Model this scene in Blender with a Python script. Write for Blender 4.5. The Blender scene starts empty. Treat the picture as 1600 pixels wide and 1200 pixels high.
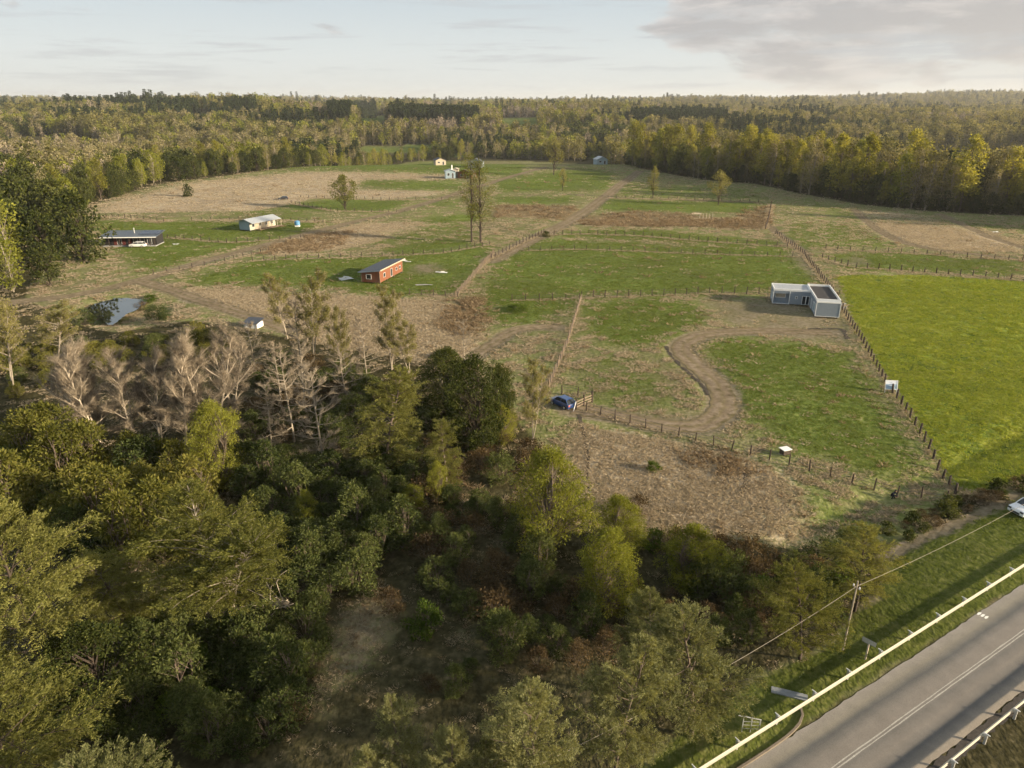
import bpy, math, random
import numpy as np
from mathutils import Vector, Matrix
R = math.radians
rng = np.random.default_rng(7)
random.seed(7)
sc = bpy.context.scene
COL = sc.collection

# ------------------------------------------------------------------ camera, sky, sun, exposure
F_PX = 1109.0; CAM_H = 40.0; PITCH = math.atan(443 / F_PX)
cd = bpy.data.cameras.new('camera'); cam = bpy.data.objects.new('camera', cd); COL.objects.link(cam)
cam.location = (0, 0, CAM_H); cam.rotation_euler = (math.pi / 2 - PITCH, 0, 0)
cd.sensor_width = 36; cd.lens = 36 * F_PX / 1600; cd.clip_start = 0.5; cd.clip_end = 60000
sc.camera = cam
SUN_EL = R(15.5); SUN_AZ = R(-18.0)          # azimuth measured from +X towards +Y
sv = Vector((math.cos(SUN_EL) * math.cos(SUN_AZ), math.cos(SUN_EL) * math.sin(SUN_AZ), math.sin(SUN_EL)))
sd = bpy.data.lights.new('sun', 'SUN'); sun = bpy.data.objects.new('sun', sd); COL.objects.link(sun)
sd.energy = 5.0; sd.angle = R(2.0); sd.color = (1.0, 0.83, 0.60)
sun.rotation_euler = sv.to_track_quat('Z', 'Y').to_euler()
sc.view_settings.view_transform = 'Standard'; sc.view_settings.look = 'None'
sc.cycles.max_bounces = 5; sc.cycles.diffuse_bounces = 3; sc.cycles.glossy_bounces = 2; sc.cycles.transmission_bounces = 4; sc.cycles.volume_bounces = 0
sc.cycles.use_denoising = True; sc.cycles.use_adaptive_sampling = True; sc.cycles.adaptive_threshold = 0.025; sc.cycles.adaptive_min_samples = 16
sc.view_settings.exposure = 1.25; sc.view_settings.gamma = 1.0

def N(nt, kind, loc=None, **kw):
    n = nt.nodes.new(kind)
    for k, v in kw.items():
        if k.startswith('i_'):
            key = k[2:]
            n.inputs[int(key) if key.isdigit() else key.replace('_', ' ')].default_value = v
        else: setattr(n, k, v)
    return n
def L(nt, a, b): nt.links.new(a, b)
def ramp(nt, fac, stops, interp='LINEAR'):
    n = nt.nodes.new('ShaderNodeValToRGB'); n.color_ramp.interpolation = interp
    el = n.color_ramp.elements
    while len(el) < len(stops): el.new(0.5)
    for e, (p, c) in zip(el, stops): e.position = p; e.color = (c[0], c[1], c[2], 1) if len(c) == 3 else c
    L(nt, fac, n.inputs[0]); return n.outputs[0]
def gr(v): return (v, v, v)
def mixc(nt, fac, a, b, mode='MIX'):
    n = nt.nodes.new('ShaderNodeMix'); n.data_type = 'RGBA'; n.blend_type = mode
    for s, v in ((n.inputs[0], fac), (n.inputs[6], a), (n.inputs[7], b)):
        if hasattr(v, 'is_linked'): L(nt, v, s)
        elif isinstance(v, (int, float)): s.default_value = v
        else: s.default_value = (v[0], v[1], v[2], 1)
    return n.outputs[2]
def mth(nt, op, a, b=None, c=None):
    n = nt.nodes.new('ShaderNodeMath'); n.operation = op
    for i, v in enumerate((a, b, c)):
        if v is None: continue
        if hasattr(v, 'is_linked'): L(nt, v, n.inputs[i])
        else: n.inputs[i].default_value = v
    return n.outputs[0]
def noise(nt, vec, scale, detail=4, rough=0.55, dist=0.0):
    n = nt.nodes.new('ShaderNodeTexNoise'); n.inputs['Scale'].default_value = scale
    n.inputs['Detail'].default_value = detail; n.inputs['Roughness'].default_value = rough; n.inputs['Distortion'].default_value = dist
    if vec is not None: L(nt, vec, n.inputs['Vector'])
    return n.outputs[0]
def mapping(nt, vec, scale, loc=(0, 0, 0), rot=(0, 0, 0)):
    n = nt.nodes.new('ShaderNodeMapping'); n.inputs['Scale'].default_value = scale
    n.inputs['Location'].default_value = loc; n.inputs['Rotation'].default_value = rot
    L(nt, vec, n.inputs['Vector']); return n.outputs[0]

world = bpy.data.worlds.new('World'); sc.world = world; world.use_nodes = True
world.cycles.sampling_method = 'MANUAL'; world.cycles.sample_map_resolution = 256
nt = world.node_tree; nt.nodes.clear()
SKY_STRENGTH = 0.058
tc = N(nt, 'ShaderNodeTexCoord')
sky = N(nt, 'ShaderNodeTexSky', sky_type='NISHITA', sun_disc=False, sun_elevation=SUN_EL, sun_rotation=math.pi / 2 - SUN_AZ,
        altitude=50, air_density=1.0, dust_density=2.2, ozone_density=1.4)
sep = N(nt, 'ShaderNodeSeparateXYZ'); L(nt, tc.outputs['Generated'], sep.inputs[0])
el = mth(nt, 'MAXIMUM', sep.outputs[2], 0.0)
# thin high veil: pale near the horizon, bluer above
hsv = N(nt, 'ShaderNodeHueSaturation'); hsv.inputs['Saturation'].default_value = 0.5; L(nt, sky.outputs[0], hsv.inputs['Color'])
vc = ramp(nt, el, [(0.0, (0.62, 0.63, 0.595)), (0.05, (0.585, 0.615, 0.61)), (0.12, (0.465, 0.525, 0.56)), (0.45, (0.42, 0.485, 0.535)), (1.0, (0.385, 0.45, 0.505))])
sc10 = N(nt, 'ShaderNodeVectorMath', operation='SCALE'); sc10.inputs['Scale'].default_value = 10.0; L(nt, vc, sc10.inputs[0])
veil = mixc(nt, 0.86, hsv.outputs[0], sc10.outputs[0])
# cloud bank on the side of the sun, long flat sheets with puffed upper edges
v1 = mapping(nt, tc.outputs['Generated'], (3.0, 3.0, 9.0), (1.7, 0.3, 0.2))
cl = noise(nt, v1, 2.0, 9, 0.60, 0.2)
side = ramp(nt, sep.outputs[0], [(0.0, gr(0)), (0.10, gr(0.10)), (0.25, gr(0.62)), (0.45, gr(1.0)), (1.0, gr(1.0))])
low = ramp(nt, el, [(0.0, gr(0.0)), (0.018, gr(0.25)), (0.045, gr(0.75)), (0.085, gr(1.0)), (0.5, gr(1.0)), (1, gr(0.8))])
cov = mth(nt, 'ADD', cl, mth(nt, 'MULTIPLY', mth(nt, 'MULTIPLY', side, low), 0.34))
cm = ramp(nt, cov, [(0.60, gr(0)), (0.655, gr(0.7)), (0.74, gr(1.0))])
v2 = mapping(nt, tc.outputs['Generated'], (3.4, 3.4, 16.0), (0.4, 2.3, 0.1))
cl2 = noise(nt, v2, 2.6, 8, 0.62, 0.3)
ccol = mixc(nt, ramp(nt, mth(nt, 'ADD', mth(nt, 'MULTIPLY', cl2, 0.7), mth(nt, 'MULTIPLY', cov, 0.3)), [(0.46, gr(1)), (0.60, gr(0))]), (3.55, 3.45, 3.42), (5.3, 4.95, 4.7))
skyc = mixc(nt, mth(nt, 'MULTIPLY', cm, 0.9), veil, ccol)
warm = mth(nt, 'MULTIPLY', ramp(nt, sep.outputs[0], [(0.2, gr(0)), (0.6, gr(1))]), ramp(nt, el, [(0.0, gr(0.85)), (0.05, gr(0.55)), (0.14, gr(0.2)), (0.4, gr(0))]))
skyc = mixc(nt, mth(nt, 'MULTIPLY', warm, 0.55), skyc, (5.3, 4.75, 4.1))
# thin streaks of grey low over the horizon
v3 = mapping(nt, tc.outputs['Generated'], (2.0, 2.0, 30.0), (3.1, 1.9, 4.6))
cl3 = ramp(nt, noise(nt, v3, 2.0, 6, 0.62, 0.3), [(0.53, gr(0)), (0.64, gr(0.85))])
skyc = mixc(nt, mth(nt, 'MULTIPLY', cl3, ramp(nt, el, [(0.0, gr(0.1)), (0.02, gr(0.8)), (0.06, gr(0.9)), (0.12, gr(0.5))])), skyc, (4.1, 4.2, 4.25))
bg = N(nt, 'ShaderNodeBackground'); bg.inputs['Strength'].default_value = SKY_STRENGTH
L(nt, skyc, bg.inputs['Color'])
wo = N(nt, 'ShaderNodeOutputWorld'); L(nt, bg.outputs[0], wo.inputs['Surface'])

# ------------------------------------------------------------------ helpers
def tag(o, label=None, cat=None, group=None, kind=None):
    if label: o['label'] = label
    if cat: o['category'] = cat
    if group: o['group'] = group
    if kind: o['kind'] = kind
    return o
def empty(name, loc, rz=0, scale=1.0):
    o = bpy.data.objects.new(name, None); COL.objects.link(o); o.location = loc; o.rotation_euler = (0, 0, rz)
    o.scale = (scale,) * 3; o.empty_display_size = 0.3; return o
class MB:
    """collects vertices and polygons, links them as one mesh object"""
    def __init__(s): s.v = []; s.f = []; s.n = 0; s.mi = []; s.cur = 0
    def add(s, v, f):
        s.v.append(np.asarray(v, float).reshape(-1, 3))
        for q in f: s.f.append([i + s.n for i in q]); s.mi.append(s.cur)
        s.n += len(s.v[-1]); return s
    def box(s, x0, x1, y0, y1, z0, z1):
        v = [(x, y, z) for z in (z0, z1) for y in (y0, y1) for x in (x0, x1)]
        return s.add(v, [(0, 2, 3, 1), (4, 5, 7, 6), (0, 1, 5, 4), (2, 6, 7, 3), (0, 4, 6, 2), (1, 3, 7, 5)])
    def bar(s, a, b, w, h=None, up=(0, 0, 1)):
        a = np.array(a, float); b = np.array(b, float); h = w if h is None else h
        d = b - a; d /= max(np.linalg.norm(d), 1e-9); u = np.array(up, float)
        if abs(d @ u) > 0.98: u = np.array((1.0, 0, 0))
        sd_ = np.cross(d, u); sd_ /= np.linalg.norm(sd_); u = np.cross(sd_, d)
        v = []
        for p in (a, b):
            for i, j in ((-1, -1), (1, -1), (1, 1), (-1, 1)): v.append(p + sd_ * w / 2 * i + u * h / 2 * j)
        return s.add(v, [(0, 3, 2, 1), (4, 5, 6, 7), (0, 1, 5, 4), (1, 2, 6, 5), (2, 3, 7, 6), (3, 0, 4, 7)])
    def tube(s, pts, rad, n=6, cap=True):
        V, Fq = tube_np(np.array(pts, float), np.array(rad, float) if hasattr(rad, '__len__') else np.full(len(pts), rad), n)
        k = len(pts); f = [list(q) for q in Fq]
        if cap: f += [list(range(n - 1, -1, -1)), list(range((k - 1) * n, k * n))]
        return s.add(V, f)
    def lathe(s, prof, n=12, c=(0, 0, 0), axis='z'):
        v = []; k = len(prof)
        for r_, z in prof:
            for i in range(n):
                a = 2 * math.pi * i / n; p = (r_ * math.cos(a), r_ * math.sin(a), z)
                if axis == 'y': p = (p[0], p[2], p[1])
                if axis == 'x': p = (p[2], p[0], p[1])
                v.append((p[0] + c[0], p[1] + c[1], p[2] + c[2]))
        f = [(j * n + i, j * n + (i + 1) % n, (j + 1) * n + (i + 1) % n, (j + 1) * n + i) for j in range(k - 1) for i in range(n)]
        return s.add(v, f + [list(range(n - 1, -1, -1)), list(range((k - 1) * n, k * n))])
    def prism(s, poly, y0, y1):
        """poly in xz, extruded along y"""
        n = len(poly); v = [(x, y0, z) for x, z in poly] + [(x, y1, z) for x, z in poly]
        return s.add(v, [list(range(n)), list(range(2 * n - 1, n - 1, -1))] + [(i, i + n, (i + 1) % n + n, (i + 1) % n) for i in range(n)])
    def data(s, name, mats, smooth=False):
        me = bpy.data.meshes.new(name)
        V = np.concatenate(s.v) if s.v else np.zeros((0, 3))
        me.from_pydata(V.tolist(), [], s.f)
        for m in (mats if isinstance(mats, (list, tuple)) else [mats]): me.materials.append(m)
        if s.cur or any(s.mi): me.polygons.foreach_set('material_index', s.mi)
        if smooth: me.polygons.foreach_set('use_smooth', [True] * len(me.polygons))
        me.update(); return me
    def build(s, name, mats, parent=None, smooth=False, loc=None, rz=0, bevel=0):
        o = bpy.data.objects.new(name, s.data(name, mats, smooth)); COL.objects.link(o)
        if parent: o.parent = parent
        if loc is not None: o.location = loc
        if rz: o.rotation_euler = (0, 0, rz)
        if bevel:
            m = o.modifiers.new('bevel', 'BEVEL'); m.width = bevel; m.segments = 2; m.limit_method = 'ANGLE'
        return o
def tube_np(P, Rr, n):
    k = len(P); d = np.gradient(P, axis=0); d /= np.maximum(np.linalg.norm(d, axis=1, keepdims=True), 1e-9)
    ref = np.array((0.31, 0.95, 0.05)) if abs(d[0, 2]) > 0.6 else np.array((0, 0, 1.0))
    s1 = np.cross(d, ref); s1 /= np.maximum(np.linalg.norm(s1, axis=1, keepdims=True), 1e-9); s2 = np.cross(d, s1)
    a = np.arange(n) * 2 * math.pi / n
    V = (P[:, None] + Rr[:, None, None] * (np.cos(a)[None, :, None] * s1[:, None] + np.sin(a)[None, :, None] * s2[:, None])).reshape(-1, 3)
    j, i = np.meshgrid(np.arange(k - 1), np.arange(n), indexing='ij')
    F = np.stack([j * n + i, j * n + (i + 1) % n, (j + 1) * n + (i + 1) % n, (j + 1) * n + i], -1).reshape(-1, 4)
    return V, F
def mesh_np(name, V, F, mat, attrs=None, smooth=False):
    """numpy mesh: F is (n,3) or (n,4)"""
    me = bpy.data.meshes.new(name); V = np.ascontiguousarray(V, dtype=np.float32); F = np.ascontiguousarray(F, dtype=np.int32)
    n, k = F.shape
    me.vertices.add(len(V)); me.vertices.foreach_set('co', V.ravel())
    me.loops.add(n * k); me.loops.foreach_set('vertex_index', F.ravel())
    me.polygons.add(n); me.polygons.foreach_set('loop_start', np.arange(0, n * k, k, dtype=np.int32))
    me.polygons.foreach_set('loop_total', np.full(n, k, dtype=np.int32))
    if smooth: me.polygons.foreach_set('use_smooth', np.ones(n, dtype=bool))
    for a, val in (attrs or {}).items():
        at_ = me.attributes.new(a, 'FLOAT', 'POINT'); at_.data.foreach_set('value', np.ascontiguousarray(val, dtype=np.float32))
    if mat: me.materials.append(mat)
    me.update(calc_edges=True); return me
def link(name, me, parent=None, loc=None):
    o = bpy.data.objects.new(name, me); COL.objects.link(o)
    if parent: o.parent = parent
    if loc is not None: o.location = loc
    return o
def copy_tree(o, loc=None, rz=None, scale=None, parent=None):
    c = o.copy(); COL.objects.link(c); c.parent = parent
    if loc is not None: c.location = loc
    if rz is not None: c.rotation_euler = (0, 0, rz)
    if scale is not None: c.scale = scale if hasattr(scale, '__len__') else (scale,) * 3
    for ch in o.children: copy_tree(ch, parent=c)
    return c

# ------------------------------------------------------------------ terrain
RD = np.array((0.853, 0.522)); RN = np.array((-0.522, 0.853)); RP = np.array((11.43, 31.6))     # road axis: left guard rail line
ROAD_Z = 1.3
def sstep(a, b, x):
    t = np.clip((x - a) / (b - a), 0, 1); return t * t * (3 - 2 * t)
def sn(x, y, s, ph): return np.sin(x / s + ph + 1.3 * np.sin(y / s * 0.7 + ph * 2)) * np.cos(y / s * 1.1 - ph + 0.8 * np.sin(x / s * 0.6))
def terrain(x, y):
    x = np.asarray(x, float); y = np.asarray(y, float)
    dr = (x - RP[0]) * RN[0] + (y - RP[1]) * RN[1]          # distance left of the left guard rail
    z = 0.22 * sn(x, y, 19, 0.4) + 0.12 * sn(x, y, 7.3, 2.0)
    z = z - 1.5 * np.exp(-(((x + 81) / 10.5) ** 4 + ((y - 140) / 9.5) ** 4))
    near = sstep(14, 1.0, dr)
    z = z * (1 - near) + ROAD_Z * near
    z = z - 0.55 * np.exp(-((dr - 15.5) / 1.6) ** 2) * sstep(20, 30, x)          # roadside ditch
    z = z - 5.5 * sstep(-9.0, -22.0, dr)                      # bank falls away right of the road
    # far land: shallow valley, then low rolling hills
    d = np.hypot(x, y)
    far = sstep(470, 900, d)
    z = z * (1 - far) - 13 * sstep(490, 640, d) * sstep(1080, 760, d)
    z = z + sstep(760, 1300, d) * (4 + 9 * sn(x, y, 240, 1.1) + 5 * sn(x, y, 120, 3.3))
    z = z + sstep(1800, 4200, d) * (10 + 9 * sn(x, y, 700, 0.3))
    az = np.arctan2(x, y)
    z = z + sstep(2400, 4200, d) * sstep(0.28, 0.6, az) * (19 + 12 * sn(x, y, 620, 2.2))
    for cx, cy, hh, rr in ((10, 1080, 9, 130), (-205, 1010, 8, 90), (-560, 1200, 8, 300), (170, 980, 6, 160), (-470, 1250, 9, 80)):
        z = z + hh * np.exp(-((x - cx) ** 2 + (y - cy) ** 2) / rr ** 2)
    z = z - sstep(6000, 16000, d) * 45
    return z
_cp, _sp = math.cos(PITCH), math.sin(PITCH)
def ray(px, py):
    u = (px - 800) / F_PX; v = (py - 600) / F_PX
    return np.array((u, _cp - v * _sp, -_sp - v * _cp))
def at(px, py, dz=0.0):
    """where on the ground the line of sight of that picture point lands"""
    d = ray(px, py)
    if py > 258:
        z = 0.0
        for _ in range(9):
            t = (z + dz - CAM_H) / d[2]; z = 0.5 * z + 0.5 * float(terrain(d[0] * t, d[1] * t))
        return Vector((float(d[0] * t), float(d[1] * t), float(terrain(d[0] * t, d[1] * t))))
    ts = np.geomspace(300, 9000, 3000); zz = CAM_H + d[2] * ts - terrain(d[0] * ts, d[1] * ts) - dz
    k = int(np.argmax(zz <= 0)) if (zz <= 0).any() else 2999
    t = ts[k]; return Vector((float(d[0] * t), float(d[1] * t), float(terrain(d[0] * t, d[1] * t))))
def height_to(base, py):
    """how tall a thing standing at base must be to reach that picture height"""
    d = ray(800, py); return float(CAM_H + d[2] * base.y / d[1] - base.z)
def width_of(base, npx): return npx / F_PX * (base.y * _cp + (CAM_H - base.z) * _sp)
def wpoly(pts): return np.array([at(*p)[:2] for p in pts])
def inside(poly, x, y):
    r = np.zeros(np.shape(x), bool); n = len(poly); j = n - 1
    for i in range(n):
        xi, yi = poly[i]; xj, yj = poly[j]
        if yi != yj: r ^= ((yi > y) != (yj > y)) & (x < (xj - xi) * (y - yi) / (yj - yi) + xi)
        j = i
    return r
def seg_dist(line, x, y):
    best = np.full(np.shape(x), 1e9)
    for (x0, y0), (x1, y1) in zip(line[:-1], line[1:]):
        dx, dy = x1 - x0, y1 - y0; L2 = dx * dx + dy * dy + 1e-9
        t = np.clip(((x - x0) * dx + (y - y0) * dy) / L2, 0, 1)
        best = np.minimum(best, np.hypot(x - x0 - t * dx, y - y0 - t * dy))
    return best
def smooth_line(P, n=6):
    P = [np.array(p, float) for p in P]; Q = [2 * P[0] - P[1]] + P + [2 * P[-1] - P[-2]]; out = []
    for i in range(1, len(Q) - 2):
        p0, p1, p2, p3 = Q[i - 1:i + 3]
        for k in range(n):
            t = k / n
            out.append(0.5 * ((2 * p1) + (-p0 + p2) * t + (2 * p0 - 5 * p1 + 4 * p2 - p3) * t * t + (-p0 + 3 * p1 - 3 * p2 + p3) * t ** 3))
    out.append(Q[-2]); return np.array(out)

FIELD = wpoly([(40, 470), (110, 332), (200, 302), (262, 286), (400, 268), (500, 259), (640, 253), (700, 251), (820, 252), (900, 256), (1000, 263), (1100, 281), (1180, 287),
               (1240, 301), (1350, 320), (1450, 330), (1600, 337), (1700, 345), (1700, 760), (1490, 775), (1400, 850), (1330, 855), (1000, 828), (900, 775), (850, 700), (790, 640), (640, 560), (520, 540), (420, 520), (300, 500), (180, 520)])
GREEN = [wpoly(p) for p in (
    [(918, 476), (1000, 464), (1085, 472), (1108, 500), (1060, 520), (1025, 542), (960, 540), (908, 512)],
    [(1092, 532), (1150, 526), (1325, 546), (1400, 640), (1468, 755), (1340, 738), (1235, 705), (1168, 660), (1158, 610)],
    [(790, 402), (850, 373), (1228, 388), (1290, 445), (1230, 456), (912, 461), (868, 505), (765, 505), (742, 462)],
    [(880, 361), (1000, 358), (1225, 378), (1215, 386), (860, 368)],
    [(285, 436), (420, 402), (690, 398), (768, 386), (755, 410), (714, 458), (600, 462), (500, 448), (290, 442)],
    [(575, 395), (640, 380), (700, 372), (770, 382), (760, 392), (690, 400)],
    [(122, 343), (250, 349), (300, 345), (505, 349), (470, 366), (335, 395), (235, 428), (190, 395)],
    [(560, 281), (725, 284), (720, 297), (565, 293)],
    [(440, 322), (520, 310), (650, 313), (600, 332), (470, 330)],
    [(775, 279), (960, 276), (950, 297), (775, 300)], [(770, 306), (900, 308), (895, 318), (770, 317)],
    [(945, 311), (1180, 316), (1182, 333), (935, 328)], [(400, 264), (640, 255), (700, 254), (820, 257), (820, 276), (700, 272), (480, 266)],
    [(1290, 396), (1420, 394), (1600, 408), (1600, 432), (1450, 424), (1320, 422)],
    [(790, 282), (900, 262), (965, 268), (955, 276)], [(660, 340), (740, 334), (760, 344), (660, 352)])]
MIXED = [wpoly(p) for p in (
    [(890, 560), (1000, 550), (1050, 575), (1085, 620), (1000, 645), (905, 620)], [(1230, 345), (1330, 350), (1400, 385), (1250, 390), (1215, 365)],
    [(640, 350), (740, 350), (760, 380), (560, 385)], [(350, 335), (470, 318), (500, 345), (330, 342)], [(1180, 290), (1330, 330), (1480, 345), (1600, 350), (1600, 365), (1330, 345)],
    [(965, 285), (1180, 295), (1200, 312), (960, 308)], [(1220, 745), (1400, 800), (1450, 800), (1330, 850), (1230, 840)], [(640, 318), (740, 306), (720, 330)])]
LUSH = [wpoly([(1308, 430), (1450, 430), (1600, 440), (1950, 465), (1950, 700), (1600, 748), (1505, 768), (1440, 672), (1385, 592), (1345, 524)])]
PALE = [wpoly(p) for p in (
    [(150, 322), (300, 285), (480, 268), (700, 273), (700, 281), (560, 281), (560, 296), (720, 300), (600, 312), (500, 308), (400, 330), (140, 334)],
    [(280, 450), (560, 462), (700, 470), (740, 520), (760, 600), (650, 570), (480, 530), (300, 470)], [(900, 665), (1130, 702), (1230, 740), (1290, 850), (1000, 830), (880, 740)],
    [(1330, 328), (1420, 335), (1600, 380), (1600, 395), (1450, 390), (1370, 365)], [(420, 385), (560, 350), (700, 345), (560, 385), (430, 402)])]
RUST = [wpoly(p) for p in (
    [(775, 320), (905, 320), (900, 345), (765, 340)], [(905, 340), (990, 328), (1205, 345), (1195, 358), (910, 352)], [(1150, 336), (1207, 318), (1207, 356), (1145, 358)],
    [(700, 468), (758, 462), (768, 500), (735, 530), (690, 515)], [(440, 372), (560, 358), (530, 388), (410, 400)], [(1060, 690), (1180, 715), (1200, 745), (1090, 735)],
    [(650, 700), (800, 715), (860, 760), (800, 770), (640, 760)])]
CLEAR = [wpoly(p) for p in ([(600, 880), (640, 930), (630, 1000), (540, 1100), (470, 1180), (440, 1150), (500, 1040), (505, 960), (560, 920)], [(700, 960), (780, 970), (760, 1040), (690, 1020)])]
VERGE = [wpoly([(1395, 862), (1500, 815), (1600, 765), (1800, 680), (2100, 700), (1900, 780), (1600, 910), (1100, 1230), (950, 1300), (1000, 1200), (1180, 1060), (1300, 1010), (1380, 920)])]
TRACKS = [  # picture points, width in metres
    ([(-60, 482), (40, 470), (110, 462), (220, 437), (330, 405), (430, 379), (520, 355), (640, 325), (720, 300), (800, 275), (850, 262)], 3.6, 'dirt_track'),
    ([(214, 438), (260, 451), (320, 471), (385, 492), (450, 515)], 3.4, 'dirt_track'),
    ([(765, 408), (800, 390), (850, 366), (900, 340), (935, 315), (965, 292), (1000, 267)], 4.6, 'dirt_track'),
    ([(895, 640), (950, 648), (1030, 664), (1095, 664), (1130, 640), (1122, 603), (1085, 568), (1064, 546), (1080, 530), (1120, 520), (1200, 517), (1300, 520)], 3.7, 'farm_track'),
    ([(735, 560), (770, 538), (800, 518), (840, 511), (872, 512)], 2.6, 'dirt_track'),
    ([(1335, 328), (1360, 350), (1395, 372), (1450, 388), (1530, 398), (1620, 410)], 2.4, 'dirt_track'),
    ([(1470, 335), (1520, 358), (1570, 378), (1640, 398)], 2.6, 'dirt_track'),
    ([(1200, 352), (1225, 372), (1262, 398)], 2.0, 'dirt_track')]
TR_W = [(smooth_line([at(*p)[:2] for p in pts], 8), w) for pts, w, _ in TRACKS]
BARE = [wpoly(p) for p in ([(640, 412), (690, 410), (700, 420), (680, 430), (630, 430)], [(1090, 470), (1205, 468), (1265, 480), (1310, 500), (1330, 540), (1230, 530), (1130, 505)], [(1255, 512), (1318, 512), (1322, 528), (1250, 524)],
         [(845, 486), (878, 486), (872, 500), (845, 502)], [(1225, 395), (1260, 392), (1300, 440), (1330, 500), (1380, 590), (1375, 600), (1310, 520), (1285, 455)], [(1385, 605), (1440, 690), (1480, 765), (1455, 760), (1400, 670), (1368, 605)],
         [(1320, 398), (1350, 400), (1375, 416), (1310, 416)], [(905, 640), (1130, 640), (1150, 690), (1100, 695), (1000, 668)], [(895, 470), (912, 470), (880, 560), (862, 590)])]
MEADOW = [wpoly(p) for p in ([(560, 228), (680, 226), (680, 238), (560, 238)], [(780, 184), (840, 184), (845, 198), (780, 198)], [(560, 181), (606, 181), (604, 192), (556, 192)], [(905, 232), (950, 232), (950, 246), (905, 247)], [(690, 240), (745, 240), (745, 246), (690, 246)],
                               [(300, 174), (335, 174), (330, 182), (300, 182)], [(1440, 238), (1600, 236), (1600, 244), (1440, 244)])]

def axis(lo, a, step, b, hi, g):
    c = list(np.arange(a, b + step / 2, step)); s = step; p = c[-1]
    while p < hi: s *= g; p += s; c.append(p)
    s = step; p = c[0]
    while p > lo: s *= g; p -= s; c.insert(0, p)
    return np.array(c)
GX = axis(-14000, -120, 0.9, 120, 14000, 1.06); GY = axis(-300, 18, 0.9, 300, 18000, 1.035)
XX, YY = np.meshgrid(GX, GY); ZZ = terrain(XX, YY)
nx, ny = len(GX), len(GY)
def blur(a, k=1):
    for _ in range(k):
        b = a.copy(); b[1:-1] = (a[:-2] + a[1:-1] * 2 + a[2:]) / 4; a = b.copy(); a[:, 1:-1] = (b[:, :-2] + b[:, 1:-1] * 2 + b[:, 2:]) / 4
    return a
def pm(polys, k=3):
    m = np.zeros(XX.shape)
    for p in polys: m = np.maximum(m, inside(p, XX, YY))
    return blur(m.astype(float), k)
m_field = pm([FIELD], 4); m_green = pm(GREEN, 16); m_mixed = pm(MIXED, 14); m_lush = pm(LUSH, 2); m_pale = pm(PALE, 14); m_rust = pm(RUST, 10); m_clear = pm(CLEAR, 6); m_verge = pm(VERGE, 2)
m_meadow = pm(MEADOW, 1)
m_dirt = pm(BARE, 8) * 0.72
DITCH = smooth_line([at(*p)[:2] for p in [(1380, 874), (1450, 838), (1530, 803), (1600, 768), (1680, 730)]], 6)
m_dirt = np.maximum(m_dirt, 0.95 * sstep(1.3, 0.3, seg_dist(DITCH, XX, YY)))
for ln, w in TR_W: m_dirt = np.maximum(m_dirt, sstep(w * 0.5 + 1.8, w * 0.5 - 0.2, seg_dist(ln, XX, YY)))
m_green = np.maximum(m_green, m_mixed * 0.55)
m_green = np.maximum(m_green, m_meadow)
m_pale = np.maximum(m_pale, m_clear * 0.62); m_rust = np.maximum(m_rust, m_clear * 0.5)
m_litter = np.clip(1 - m_field - m_verge - m_clear * 0.6 - m_meadow, 0, 1)
V = np.stack([XX.ravel(), YY.ravel(), ZZ.ravel()], 1)
jj, ii = np.meshgrid(np.arange(ny - 1), np.arange(nx - 1), indexing='ij')
Fq = np.stack([jj * nx + ii, jj * nx + ii + 1, (jj + 1) * nx + ii + 1, (jj + 1) * nx + ii], -1).reshape(-1, 4)

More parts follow.
